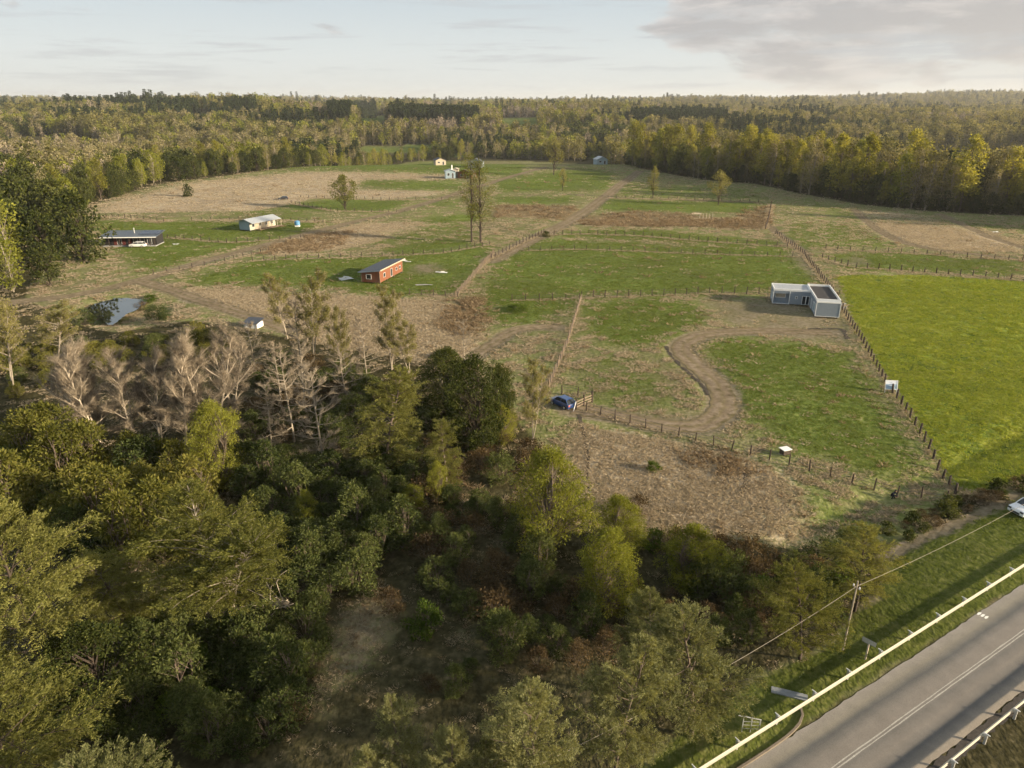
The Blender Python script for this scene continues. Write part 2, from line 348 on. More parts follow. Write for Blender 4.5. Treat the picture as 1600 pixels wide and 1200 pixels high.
# ------------------------------------------------------------------ materials
def new_mat(name):
    m = bpy.data.materials.new(name); m.use_nodes = True; t = m.node_tree; t.nodes.clear()
    o = t.nodes.new('ShaderNodeOutputMaterial'); return m, t, o
def attr(t, n):
    a = t.nodes.new('ShaderNodeAttribute'); a.attribute_name = n; return a.outputs['Fac']
def ground_material():
    m, t, o = new_mat('ground_cover')
    g = t.nodes.new('ShaderNodeNewGeometry'); P = g.outputs['Position']
    n_big = noise(t, P, 0.035, 3, 0.6); n_mid = noise(t, P, 0.22, 4, 0.65, 0.0); n_fine0 = noise(t, P, 1.5, 4, 0.68, 0.0)
    n_tuft = noise(t, mapping(t, P, (1.0, 0.65, 1.0)), 2.6, 2, 0.6, 0.0)
    n_str = noise(t, mapping(t, P, (0.012, 0.11, 1.0)), 1.0, 4, 0.65, 0.0)
    n_fine = mth(t, 'ADD', mth(t, 'MULTIPLY', n_fine0, 0.62), mth(t, 'ADD', mth(t, 'MULTIPLY', n_mid, 0.24), mth(t, 'MULTIPLY', n_str, 0.14)))
    n_fine = mth(t, 'MULTIPLY_ADD', mth(t, 'SUBTRACT', n_fine, 0.5), 1.95, 0.5)
    jit = mth(t, 'ADD', mth(t, 'MULTIPLY', mth(t, 'SUBTRACT', n_mid, 0.5), 1.7), mth(t, 'ADD', mth(t, 'MULTIPLY', mth(t, 'SUBTRACT', n_fine0, 0.5), 1.3), mth(t, 'MULTIPLY', mth(t, 'SUBTRACT', n_big, 0.5), 0.9)))
    def msk(name, a=0.30, b=0.75, jit_k=1.0):
        v = mth(t, 'ADD', attr(t, name), mth(t, 'MULTIPLY', jit, jit_k))
        return ramp(t, v, [(a, gr(0)), (b, gr(1))])
    straw = ramp(t, n_fine, [(0.25, (0.150, 0.115, 0.070)), (0.5, (0.295, 0.237, 0.155)), (0.75, (0.43, 0.36, 0.25))])
    olive = ramp(t, n_fine, [(0.22, (0.068, 0.082, 0.026)), (0.5, (0.145, 0.158, 0.058)), (0.78, (0.29, 0.26, 0.145))])
    base = mixc(t, ramp(t, mth(t, 'ADD', mth(t, 'MULTIPLY', n_mid, 0.5), mth(t, 'ADD', mth(t, 'MULTIPLY', n_big, 0.25), mth(t, 'MULTIPLY', n_str, 0.25))), [(0.36, gr(0.15)), (0.52, gr(1))]), straw, olive)
    pale = ramp(t, n_fine, [(0.22, (0.19, 0.148, 0.098)), (0.5, (0.38, 0.305, 0.215)), (0.75, (0.52, 0.44, 0.33))])
    green = ramp(t, n_fine, [(0.22, (0.045, 0.070, 0.016)), (0.5, (0.098, 0.138, 0.028)), (0.70, (0.168, 0.192, 0.056)), (0.85, (0.26, 0.235, 0.115))])
    lush = ramp(t, n_fine, [(0.15, (0.060, 0.092, 0.018)), (0.42, (0.150, 0.205, 0.034)), (0.62, (0.255, 0.29, 0.052)), (0.85, (0.40, 0.38, 0.09))])
    rust = ramp(t, n_fine, [(0.25, (0.085, 0.060, 0.035)), (0.5, (0.19, 0.138, 0.082)), (0.75, (0.31, 0.235, 0.15))])
    dirt = ramp(t, n_fine, [(0.22, (0.105, 0.082, 0.056)), (0.5, (0.185, 0.148, 0.105)), (0.8, (0.265, 0.22, 0.165))])
    litter = ramp(t, n_fine, [(0.3, (0.030, 0.028, 0.014)), (0.55, (0.062, 0.056, 0.028)), (0.8, (0.12, 0.10, 0.058))])
    verge = ramp(t, n_fine, [(0.2, (0.048, 0.062, 0.015)), (0.5, (0.092, 0.108, 0.026)), (0.78, (0.16, 0.16, 0.055))])
    c = mixc(t, mth(t, 'MULTIPLY', msk('pale'), 0.9), base, pale)
    c = mixc(t, mth(t, 'MULTIPLY', msk('green', 0.12, 0.9), 0.88), c, green)
    c = mixc(t, mth(t, 'MULTIPLY', msk('rust', 0.35, 0.9), 0.85), c, rust)
    c = mixc(t, msk('litter', 0.4, 0.62, 0.6), c, litter)
    c = mixc(t, msk('verge', 0.42, 0.58, 0.3), c, verge)
    c = mixc(t, msk('lush', 0.45, 0.55, 0.10), c, mixc(t, mth(t, 'MULTIPLY', ramp(t, n_mid, [(0.38, gr(1)), (0.56, gr(0))]), 0.95), mixc(t, ramp(t, n_str, [(0.4, gr(0)), (0.65, gr(0.6))]), lush, (0.26, 0.235, 0.045)), green))
    c = mixc(t, mth(t, 'MULTIPLY', msk('dirt', 0.32, 0.82, 0.7), 0.85), c, dirt)
    c = mixc(t, 0.7, c, mixc(t, 1.0, c, ramp(t, n_big, [(0.3, gr(0.70)), (0.7, gr(1.25))]), 'MULTIPLY'))
    b = t.nodes.new('ShaderNodeBsdfDiffuse'); L(t, c, b.inputs['Color'])
    h = mth(t, 'ADD', mth(t, 'MULTIPLY', n_tuft, 0.34), mth(t, 'MULTIPLY', n_mid, 0.7))
    h = mth(t, 'MULTIPLY', h, mth(t, 'SUBTRACT', 1.0, mth(t, 'MULTIPLY', attr(t, 'dirt'), 0.75)))
    bp = t.nodes.new('ShaderNodeBump'); bp.inputs['Strength'].default_value = 0.6; bp.inputs['Distance'].default_value = 0.7; L(t, h, bp.inputs['Height'])
    L(t, bp.outputs[0], b.inputs['Normal']); L(t, b.outputs[0], o.inputs[0]); return m
def simple(name, col, rough=0.7, var=0.15, scale=3.0, metal=0.0, bump=0.0, spec=0.3, coords='Object'):
    m, t, o = new_mat(name); b = t.nodes.new('ShaderNodeBsdfPrincipled')
    tcn = t.nodes.new('ShaderNodeTexCoord'); nz = noise(t, tcn.outputs[coords], scale, 5, 0.6)
    c = ramp(t, nz, [(0.25, tuple(x * (1 - var) for x in col)), (0.75, tuple(min(1, x * (1 + var)) for x in col))])
    L(t, c, b.inputs['Base Color']); b.inputs['Roughness'].default_value = rough; b.inputs['Metallic'].default_value = metal
    b.inputs['Specular IOR Level'].default_value = spec
    if bump:
        bp = t.nodes.new('ShaderNodeBump'); bp.inputs['Distance'].default_value = bump; L(t, nz, bp.inputs['Height']); L(t, bp.outputs[0], b.inputs['Normal'])
    L(t, b.outputs[0], o.inputs[0]); return m
def leaf_mat(name, dark, mid, light, trans=0.3, tcol=None, rnd=0.34):
    """leaf colour varies leaf by leaf, clump by clump and tree by tree"""
    m, t, o = new_mat(name)
    oi = t.nodes.new('ShaderNodeObjectInfo'); tcn = t.nodes.new('ShaderNodeTexCoord')
    nz = noise(t, tcn.outputs['Object'], 0.55, 3, 0.6)
    f = mth(t, 'ADD', mth(t, 'MULTIPLY', attr(t, 'tint'), 0.55), mth(t, 'MULTIPLY', nz, 0.5))
    f = mth(t, 'ADD', f, mth(t, 'MULTIPLY', mth(t, 'SUBTRACT', oi.outputs['Random'], 0.5), rnd))
    c = ramp(t, f, [(0.2, dark), (0.52, mid), (0.85, light)])
    a = t.nodes.new('ShaderNodeBsdfDiffuse'); b = t.nodes.new('ShaderNodeBsdfTranslucent')
    L(t, c, a.inputs[0]); L(t, mixc(t, 1.0, c, tcol or (1.25, 1.15, 0.6), 'MULTIPLY'), b.inputs[0])
    mx = t.nodes.new('ShaderNodeMixShader'); mx.inputs[0].default_value = trans
    L(t, a.outputs[0], mx.inputs[1]); L(t, b.outputs[0], mx.inputs[2]); L(t, mx.outputs[0], o.inputs[0]); return m
M = {}
M['ground'] = ground_material()
M['coigue'] = leaf_mat('coigue_leaf', (0.10, 0.108, 0.028), (0.19, 0.195, 0.054), (0.30, 0.29, 0.10), 0.45)
M['grey_coigue'] = leaf_mat('grey_green_leaf', (0.10, 0.110, 0.044), (0.18, 0.188, 0.08), (0.28, 0.28, 0.135), 0.43)
M['evergreen'] = leaf_mat('evergreen_leaf', (0.026, 0.036, 0.012), (0.058, 0.070, 0.020), (0.122, 0.128, 0.038), 0.3)
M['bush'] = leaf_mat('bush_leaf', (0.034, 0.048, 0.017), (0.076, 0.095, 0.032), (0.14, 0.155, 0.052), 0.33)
M['brightbush'] = leaf_mat('bright_bush_leaf', (0.040, 0.068, 0.012), (0.085, 0.125, 0.022), (0.15, 0.19, 0.035), 0.3)
M['spring'] = leaf_mat('spring_leaf', (0.12, 0.135, 0.022), (0.20, 0.215, 0.036), (0.30, 0.30, 0.06), 0.45)
M['yellow'] = leaf_mat('yellow_spring_leaf', (0.13, 0.132, 0.027), (0.24, 0.235, 0.046), (0.35, 0.33, 0.08), 0.52, None, 0.5)
M['paleleaf'] = leaf_mat('young_pale_leaf', (0.12, 0.108, 0.048), (0.21, 0.185, 0.09), (0.31, 0.27, 0.15), 0.35, None, 0.5)
M['twig'] = leaf_mat('bare_twig', (0.15, 0.12, 0.083), (0.22, 0.18, 0.13), (0.31, 0.26, 0.19), 0.0)
M['sunbush'] = leaf_mat('sunlit_bush_leaf', (0.075, 0.082, 0.018), (0.145, 0.145, 0.034), (0.24, 0.22, 0.06), 0.38)  # lighter, yellower copy of the bush leaf, sunlight put into its colour
M['budleaf'] = leaf_mat('bud_leaf', (0.12, 0.118, 0.035), (0.20, 0.19, 0.06), (0.29, 0.265, 0.095), 0.4)
M['redbush'] = leaf_mat('russet_leaf', (0.045, 0.032, 0.018), (0.09, 0.065, 0.035), (0.16, 0.115, 0.06), 0.25)
M['farleaf'] = leaf_mat('distant_leaf', (0.08, 0.08, 0.028), (0.175, 0.165, 0.058), (0.29, 0.26, 0.10), 0.42, None, 0.6)
M['conifer'] = leaf_mat('conifer_needle', (0.014, 0.023, 0.010), (0.032, 0.045, 0.018), (0.064, 0.080, 0.030), 0.15, None, 0.5)
M['bark'] = simple('brown_bark', (0.13, 0.10, 0.075), 0.9, 0.35, 4)
M['palebark'] = simple('pale_bark', (0.46, 0.39, 0.30), 0.85, 0.3, 5)
M['darkbark'] = simple('dark_bark', (0.060, 0.045, 0.034), 0.9, 0.35, 4)
M['greybark'] = simple('grey_bark', (0.27, 0.23, 0.175), 0.85, 0.3, 5)
M['wood'] = simple('weathered_post_wood', (0.060, 0.044, 0.033), 0.85, 0.35, 3)
M['newwood'] = simple('fresh_board_wood', (0.22, 0.165, 0.115), 0.8, 0.25, 2)
M['wire'] = simple('fence_wire', (0.11, 0.10, 0.09), 0.5, 0.1, 3)
M['white'] = simple('white_paint', (0.78, 0.78, 0.76), 0.5, 0.05, 2)
M['glass'] = simple('window_glass', (0.03, 0.035, 0.04), 0.08, 0.1, 1, 0, 0, 0.6)
M['concrete'] = simple('concrete', (0.36, 0.36, 0.35), 0.85, 0.18, 2)
M['steel'] = simple('galvanised_steel', (0.50, 0.50, 0.47), 0.42, 0.12, 1.5, 0.35)
M['tyre'] = simple('tyre_rubber', (0.02, 0.02, 0.02), 0.8, 0.1, 2)
M['dirt'] = None

ground = link('ground', mesh_np('ground', V, Fq, M['ground'], {'green': m_green.ravel(), 'lush': m_lush.ravel(), 'pale': m_pale.ravel(), 'rust': m_rust.ravel(), 'dirt': m_dirt.ravel(), 'litter': m_litter.ravel(), 'verge': m_verge.ravel()}, True))
tag(ground, kind='structure')

# ------------------------------------------------------------------ tracks, road
def dirt_mat():
    m, t, o = new_mat('track_dirt'); g = t.nodes.new('ShaderNodeNewGeometry')
    n1 = noise(t, g.outputs['Position'], 0.9, 5, 0.62); n2 = noise(t, g.outputs['Position'], 0.12, 3, 0.5)
    c = ramp(t, n1, [(0.25, (0.135, 0.102, 0.070)), (0.5, (0.225, 0.175, 0.125)), (0.75, (0.31, 0.25, 0.185))])
    u = attr(t, 'across')       # worn wheel ruts, a grassier crown between
    rut = ramp(t, mth(t, 'ADD', u, mth(t, 'MULTIPLY', mth(t, 'SUBTRACT', n1, 0.5), 0.5)), [(0.0, gr(0)), (0.22, gr(0.9)), (0.36, gr(0.7)), (0.5, gr(0.12)), (0.64, gr(0.7)), (0.78, gr(0.9)), (1.0, gr(0))])
    gcol = ramp(t, n1, [(0.3, (0.10, 0.088, 0.042)), (0.7, (0.22, 0.175, 0.10))])
    c = mixc(t, rut, gcol, c)
    c = mixc(t, 0.5, c, mixc(t, 1.0, c, ramp(t, n2, [(0.3, gr(0.7)), (0.7, gr(1.2))]), 'MULTIPLY'))
    b = t.nodes.new('ShaderNodeBsdfDiffuse'); L(t, c, b.inputs[0])
    bp = t.nodes.new('ShaderNodeBump'); bp.inputs['Distance'].default_value = 0.12; L(t, n1, bp.inputs['Height']); L(t, bp.outputs[0], b.inputs['Normal'])
    L(t, b.outputs[0], o.inputs[0]); return m
M['dirt'] = dirt_mat()
def resample(P, step):
    P = np.asarray(P, float); s = np.concatenate([[0], np.cumsum(np.linalg.norm(np.diff(P, axis=0), axis=1))])
    n = max(2, int(s[-1] / step) + 1); q = np.linspace(0, s[-1], n)
    return np.stack([np.interp(q, s, P[:, k]) for k in range(P.shape[1])], 1)
def strip(line, width, lift, name, mat, step=0.9, rough=0.0, nacross=6, zf=None):
    P = resample(line, step); d = np.gradient(P, axis=0); d /= np.linalg.norm(d, axis=1, keepdims=True); nrm = np.stack([-d[:, 1], d[:, 0]], 1)
    us = np.linspace(0, 1, nacross); wl = width / 2 + rough * rng.normal(0, 1, len(P)); wr = width / 2 + rough * rng.normal(0, 1, len(P))
    off = (us[None] * (wl + wr)[:, None] - wr[:, None])
    XY = P[:, None] + nrm[:, None] * off[..., None]
    Z = (terrain(XY[..., 0], XY[..., 1]) if zf is None else zf(XY[..., 0], XY[..., 1])) + lift
    V_ = np.concatenate([XY, Z[..., None]], 2).reshape(-1, 3); k = len(P)
    j_, i_ = np.meshgrid(np.arange(k - 1), np.arange(nacross - 1), indexing='ij')
    F_ = np.stack([j_ * nacross + i_, (j_ + 1) * nacross + i_, (j_ + 1) * nacross + i_ + 1, j_ * nacross + i_ + 1], -1).reshape(-1, 4)[:, ::-1]
    return link(name, mesh_np(name, V_, F_, mat, {'across': np.tile(us, k)}, True))
tl = ['main dirt track running diagonally past the pond towards the far houses', 'short dirt track branching off towards the bare trees', 'straight dirt track between fenced paddocks leading to the far trees', 'curving farm track from the gate up to the grey house',
      'short dirt track ending in the dry grass below the red house', 'worn vehicle track crossing the dry field on the right', 'track along the wood on the right', 'short worn path at the paddock corner']
for (ln, w), (_, _, nm), lb in zip(TR_W, TRACKS, tl):
    tag(strip(ln, w, 0.035, nm, M['dirt'], 0.9, 0.16), lb, None, None, 'structure')

M['darksoil'] = simple('shaded_damp_soil', (0.055, 0.043, 0.030), 0.9, 0.35, 2)  # moist soil, plus the shadow inside the track ditch painted into its colour
for pts_, w_, lb in (([(1040, 541), (1052, 560), (1075, 582), (1098, 603), (1106, 618)], 0.5, 'dark ditch cut along the inner side of the curving track'), ([(903, 648), (915, 690), (917, 730), (916, 765)], 0.45, 'narrow dark drain line running down from the plank gate'),
                     ([(1168, 735), (1160, 760), (1157, 778)], 0.4, 'short dark drain line in the dry field below the plot fence'), ([(1262, 514), (1300, 514), (1318, 516), (1324, 530)], 0.7, 'dark edge of the cut earth below the grey house')):
    tag(strip(smooth_line([at(*p)[:2] for p in pts_], 6), w_, 0.05, 'ditch', M['darksoil'], 0.5, 0.12, 3), lb, None, None, 'structure')
def road_pt(s, off, z=0.0):
    p = RP + RD * s - RN * off; return (p[0], p[1], ROAD_Z + z)     # off: metres to the right of the left guard rail
# the pixel-measured edges, as offsets from the rail
E_L, E_R, C_, R_R = 1.0, 6.95, 4.0, 7.7
def asphalt_mat():
    m, t, o = new_mat('worn_asphalt'); g = t.nodes.new('ShaderNodeNewGeometry'); P = g.outputs['Position']
    u = attr(t, 'across'); rot = (0, 0, -math.atan2(RD[1], RD[0]))
    streak = noise(t, mapping(t, P, (0.05, 1.6, 1.0), (0, 0, 0), rot), 1.0, 4, 0.6)
    vm = t.nodes.new('ShaderNodeVectorRotate'); vm.rotation_type = 'Z_AXIS'; vm.inputs['Angle'].default_value = -math.atan2(RD[1], RD[0]); L(t, P, vm.inputs['Vector'])
    sm = t.nodes.new('ShaderNodeVectorMath'); sm.operation = 'MULTIPLY'; sm.inputs[1].default_value = (0.06, 1.2, 1.0); L(t, vm.outputs[0], sm.inputs[0])
    streak = noise(t, sm.outputs[0], 1.0, 5, 0.6); fine = noise(t, P, 14.0, 4, 0.7); mid = noise(t, P, 0.7, 4, 0.6)
    uu = mth(t, 'ADD', u, mth(t, 'MULTIPLY', mth(t, 'SUBTRACT', streak, 0.5), 0.10))
    c = ramp(t, uu, [(0.0, (0.30, 0.255, 0.20)), (0.09, (0.26, 0.225, 0.18)), (0.2, (0.125, 0.118, 0.108)), (0.33, (0.20, 0.178, 0.152)), (0.44, (0.15, 0.14, 0.126)), (0.53, (0.205, 0.182, 0.156)), (0.66, (0.19, 0.172, 0.15)), (0.78, (0.098, 0.098, 0.095)), (0.88, (0.215, 0.195, 0.158)), (1.0, (0.26, 0.24, 0.215))])
    c = mixc(t, 1.0, c, ramp(t, fine, [(0.3, gr(0.82)), (0.7, gr(1.15))]), 'MULTIPLY')
    c = mixc(t, 1.0, c, ramp(t, mid, [(0.3, gr(0.9)), (0.7, gr(1.1))]), 'MULTIPLY')
    b = t.nodes.new('ShaderNodeBsdfPrincipled'); L(t, c, b.inputs['Base Color']); b.inputs['Roughness'].default_value = 0.62; b.inputs['Specular IOR Level'].default_value = 0.25
    bp = t.nodes.new('ShaderNodeBump'); bp.inputs['Distance'].default_value = 0.006; L(t, fine, bp.inputs['Height']); L(t, bp.outputs[0], b.inputs['Normal'])
    L(t, b.outputs[0], o.inputs[0]); return m
M['asphalt'] = asphalt_mat()
M['roadpaint'] = simple('worn_road_paint', (0.38, 0.36, 0.32), 0.7, 0.3, 6, 0, 0, 0.2, 'Object')
S0, S1 = -60.0, 160.0
def rline(off): return [road_pt(S0, off)[:2], road_pt(S1, off)[:2]]
flat = lambda x, y: np.full(np.shape(x), ROAD_Z)
road = strip(rline((E_L + E_R) / 2), E_R - E_L, 0.03, 'road', M['asphalt'], 0.5, 0.035, 25, flat)
tag(road, kind='structure')
for i, o_ in enumerate((C_ - 0.10, C_ + 0.10)):
    s_ = strip(rline(o_), 0.075, 0.036, 'road_marking', M['roadpaint'], 0.8, 0.012, 2, flat)
    s_.parent = road
# white painted figures on the road surface near the left edge
mp = at(1535, 962); k0 = (mp.x - RP[0]) * RD[0] + (mp.y - RP[1]) * RD[1]; o0 = -((mp.x - RP[0]) * RN[0] + (mp.y - RP[1]) * RN[1])
mb = MB()
M['brightpaint'] = simple('white_road_paint', (0.72, 0.71, 0.67), 0.7, 0.1, 6)
for j in range(3):
    q = [(k0 - 0.30 + 0.05 * j, o0 - 0.32 + j * 0.27), (k0 + 0.12, o0 - 0.36 + j * 0.27), (k0 + 0.30, o0 - 0.22 + j * 0.27), (k0 + 0.02, o0 - 0.14 + j * 0.27), (k0 - 0.26, o0 - 0.18 + j * 0.27)]
    mb.add([road_pt(s_, f_, 0.04) for s_, f_ in q], [[4, 3, 2, 1, 0]])
o = mb.build('road_marking', M['brightpaint']); o.parent = road
# rough black tar apron and dark gravel along the right edge
M['tar'] = simple('dark_gravel', (0.055, 0.047, 0.040), 0.9, 0.4, 5)
tag(strip(rline((E_R + R_R) / 2 + 0.05), R_R - E_R - 0.05, 0.022, 'gravel_shoulder', M['tar'], 0.35, 0.07, 4, flat), kind='structure')
# kerb on the left, and its curve into the drain
kp = [road_pt(-40, 0.92), road_pt(-3, 0.92), road_pt(5.2, 0.95), road_pt(8.0, 0.8), road_pt(9.4, 0.35), road_pt(10.0, -0.3)]
kl = smooth_line([p[:2] for p in kp], 8); mb = MB(); kl = resample(kl, 0.8)
for a_, b_ in zip(kl[:-1], kl[1:]): mb.bar((a_[0], a_[1], ROAD_Z + 0.05), (b_[0], b_[1], ROAD_Z + 0.05), 0.15, 0.2)
M['kerb'] = simple('sandy_kerb', (0.17, 0.14, 0.105), 0.85, 0.25, 2)
tag(mb.build('kerb', M['kerb']), 'low concrete kerb along the left edge of the road curving into the drain', 'kerb', None, 'structure')

# guard rails
def guardrail(off, s0, s1, side, label, name='guard_rail'):
    root = empty(name, road_pt((s0 + s1) / 2, off)); ox, oy, oz = root.location
    prof = [(0.0, 0.46), (0.07, 0.50), (0.07, 0.57), (0.0, 0.61), (0.07, 0.65), (0.07, 0.72), (0.0, 0.77)]
    V_ = []; n_ = 40
    for i in range(n_ + 1):
        s_ = s0 + (s1 - s0) * i / n_
        for d_, z_ in prof:
            p = road_pt(s_, off + side * d_, z_); V_.append((p[0] - ox, p[1] - oy, p[2] - oz))
        for d_, z_ in reversed(prof):
            p = road_pt(s_, off + side * (d_ - 0.02), z_); V_.append((p[0] - ox, p[1] - oy, p[2] - oz))
    k = len(prof) * 2
    F_ = [(i * k + j, i * k + (j + 1) % k, (i + 1) * k + (j + 1) % k, (i + 1) * k + j) for i in range(n_) for j in range(k)]
    mb = MB(); mb.add(V_, F_); mb.build('beam', M['rail'], root)
    pd = MB(); a_ = math.atan2(RD[1], RD[0])
    pd.box(-0.055, 0.055, -0.075, 0.075, -0.35, 0.80); pdm = pd.data('post', M['steel'])
    cap = MB(); cap.box(-0.05, 0.05, -0.11, 0.11, 0.5, 0.74); capm = cap.data('spacer', M['steel'])
    rf = MB(); rf.box(-0.02, 0.02, -0.2, 0.2, 0.80, 0.86); rfm = rf.data('reflector', M['white'])
    s_ = s0 + 1
    while s_ < s1:
        p = road_pt(s_, off - side * 0.2)
        for me, nm, dd in ((pdm, 'post', 0.0), (capm, 'spacer', 0.09), (rfm, 'reflector', 0.0)):
            q = bpy.data.objects.new(nm, me); COL.objects.link(q); q.parent = root
            pp = road_pt(s_, off - side * (0.2 - dd)); q.location = (pp[0] - ox, pp[1] - oy, 0); q.rotation_euler = (0, 0, a_)
        s_ += 3.8
    tag(root, label, 'guard rail'); return root
M['rail'] = simple('rail_paint', (0.44, 0.41, 0.33), 0.5, 0.12, 0.8, 0.1)
guardrail(0.0, -24, 66, 1, 'long pale steel guard rail along the forest side of the road')
guardrail(R_R, -10, 50, -1, 'steel guard rail along the near right edge of the road, cut by the frame corner')
# concrete flume running down the bank behind the rail
f0 = at(1262, 1092); f1 = at(1205, 1078); mb = MB()
fd = (f1 - f0); fd.z = 0; fl = fd.length; fd.normalize(); fn = Vector((-fd.y, fd.x, 0))
V_ = []
for i in range(9):
    c_ = f0 + fd * fl * (i / 8)
    for w_, z_ in ((-0.30, 0.03), (-0.25, 0.03), (-0.23, 0.01), (0.23, 0.01), (0.25, 0.03), (0.30, 0.03), (0.30, -0.4), (-0.30, -0.4)):
        p = c_ + fn * w_; V_.append((p.x, p.y, float(terrain(p.x, p.y)) + z_ + 0.05))
mb.add(V_, [(i * 8 + j, i * 8 + (j + 1) % 8, (i + 1) * 8 + (j + 1) % 8, (i + 1) * 8 + j) for i in range(8) for j in range(8)] + [list(range(8)), list(range(71, 63, -1))])
M['shadedconcrete'] = simple('shaded_concrete', (0.22, 0.23, 0.235), 0.8, 0.25, 2)  # darker than the plain concrete: shade on the bank put into its colour
tag(mb.build('drain_channel', M['shadedconcrete']), 'grey concrete drain channel running down the bank below the rail', 'drain')

# pond
pw = smooth_line([at(*p)[:2] for p in [(136, 490), (148, 479), (172, 470), (190, 462), (218, 465), (230, 476), (218, 490), (192, 504), (172, 510), (156, 503), (136, 490)]], 7); pw[1:-1] += rng.normal(0, 0.2, pw[1:-1].shape)
mb = MB(); zc = float(np.percentile([float(terrain(p[0], p[1])) for p in pw], 84)); c_ = pw.mean(0)
mb.add([(p[0], p[1], zc) for p in pw[:-1]], [list(range(len(pw) - 1))])
m, t, o = new_mat('pond_water'); b = t.nodes.new('ShaderNodeBsdfPrincipled'); b.inputs['Base Color'].default_value = (0.02, 0.022, 0.016, 1); b.inputs['Roughness'].default_value = 0.01
b.inputs['IOR'].default_value = 2.6
g = t.nodes.new('ShaderNodeNewGeometry'); bp = t.nodes.new('ShaderNodeBump'); bp.inputs['Distance'].default_value = 0.004; bp.inputs['Strength'].default_value = 0.2; L(t, noise(t, g.outputs['Position'], 3.0, 2), bp.inputs['Height'])
L(t, bp.outputs[0], b.inputs['Normal']); L(t, b.outputs[0], o.inputs[0]); M['water'] = m
tag(mb.build('pond', m), 'small pond reflecting the sky beside the dirt track', None, None, 'structure')

# ------------------------------------------------------------------ trees: skeletons of tapered tubes, leaves as small folded blades
def unit(a): return a / np.maximum(np.linalg.norm(a, axis=-1, keepdims=True), 1e-9)
class Wood:
    def __init__(s): s.V = []; s.F = []; s.n = 0
    def tube(s, P, r0, r1, n=4):
        P = np.asarray(P, float); k = len(P); rr = r0 + (r1 - r0) * np.linspace(0, 1, k) ** 0.8
        v, f = tube_np(P, rr, n); s.V.append(v); s.F.append(f + s.n); s.n += len(v)
    def mesh(s, name, mat): return mesh_np(name, np.concatenate(s.V), np.concatenate(s.F), mat, None, True)
def twigs(P, D, Ln, r):
    """many straight thin twigs at once, three-sided, pointed"""
    P = np.asarray(P); n = len(P); D = unit(D); ref = unit(rng.normal(0, 1, (n, 3))); a = unit(np.cross(D, ref)); b = np.cross(D, a)
    V_ = np.stack([P + a * r, P - a * r * 0.5 + b * r * 0.87, P - a * r * 0.5 - b * r * 0.87, P + D * Ln[:, None]], 1).reshape(-1, 3)
    i = np.arange(n)[:, None] * 4; F_ = np.concatenate([i + [0, 1, 3], i + [1, 2, 3], i + [2, 0, 3]], 0)
    return V_, F_
def leaves(P, D, ln, w, droop=0.15, nup=0.0):
    """blades: four-corner, folded along the middle, lying roughly along D"""
    n = len(P); D = unit(D + np.array((0, 0, -droop)) + rng.normal(0, 0.12, (n, 3)))
    up = unit(rng.normal(0, 1, (n, 3)) + np.array((0, 0, nup))); S = unit(np.cross(D, up)); U = np.cross(S, D)
    ln = ln * rng.uniform(0.6, 1.35, n)[:, None]; w = w * rng.uniform(0.6, 1.35, n)[:, None]
    V_ = np.stack([P, P + D * ln * 0.45 + S * w * 0.5 + U * ln * 0.06, P + D * ln, P + D * ln * 0.5 - S * w * 0.5 + U * ln * 0.06], 1).reshape(-1, 3)
    return V_, np.arange(n * 4).reshape(-1, 4), np.repeat(rng.uniform(0, 1, n), 4)
def bend(p0, d0, ln, k, sag=0.0, wob=0.08, up=0.0):
    """a limb of k+1 points starting along d0"""
    P = [np.array(p0, float)]; d = np.array(d0, float)
    for i in range(k):
        d = d + rng.normal(0, wob, 3) + np.array((0, 0, up - sag * (i + 1) / k)); d /= np.linalg.norm(d)
        P.append(P[-1] + d * ln / k)
    return np.array(P)
def lerp_line(P, t):
    x = np.clip(np.asarray(t) * (len(P) - 1), 0, len(P) - 1.001); i = x.astype(int); f = (x - i)[..., None]
    return P[i] * (1 - f) + P[i + 1] * f
PROTO = {}
def proto(kind, wood, LV, LF, LT, leafm, barkm):
    cm_ = mesh_np('crown', LV, LF, M[leafm], {'tint': LT}) if LV is not None else None
    PROTO.setdefault(kind, []).append((wood.mesh('trunk', M[barkm]), cm_))
def cat_leaves(Ls):
    V_ = []; F_ = []; T_ = []; n = 0
    for v, f, tt in Ls: V_.append(v); F_.append(f + n); T_.append(tt); n += len(v)
    return np.concatenate(V_), np.concatenate(F_), np.concatenate(T_)

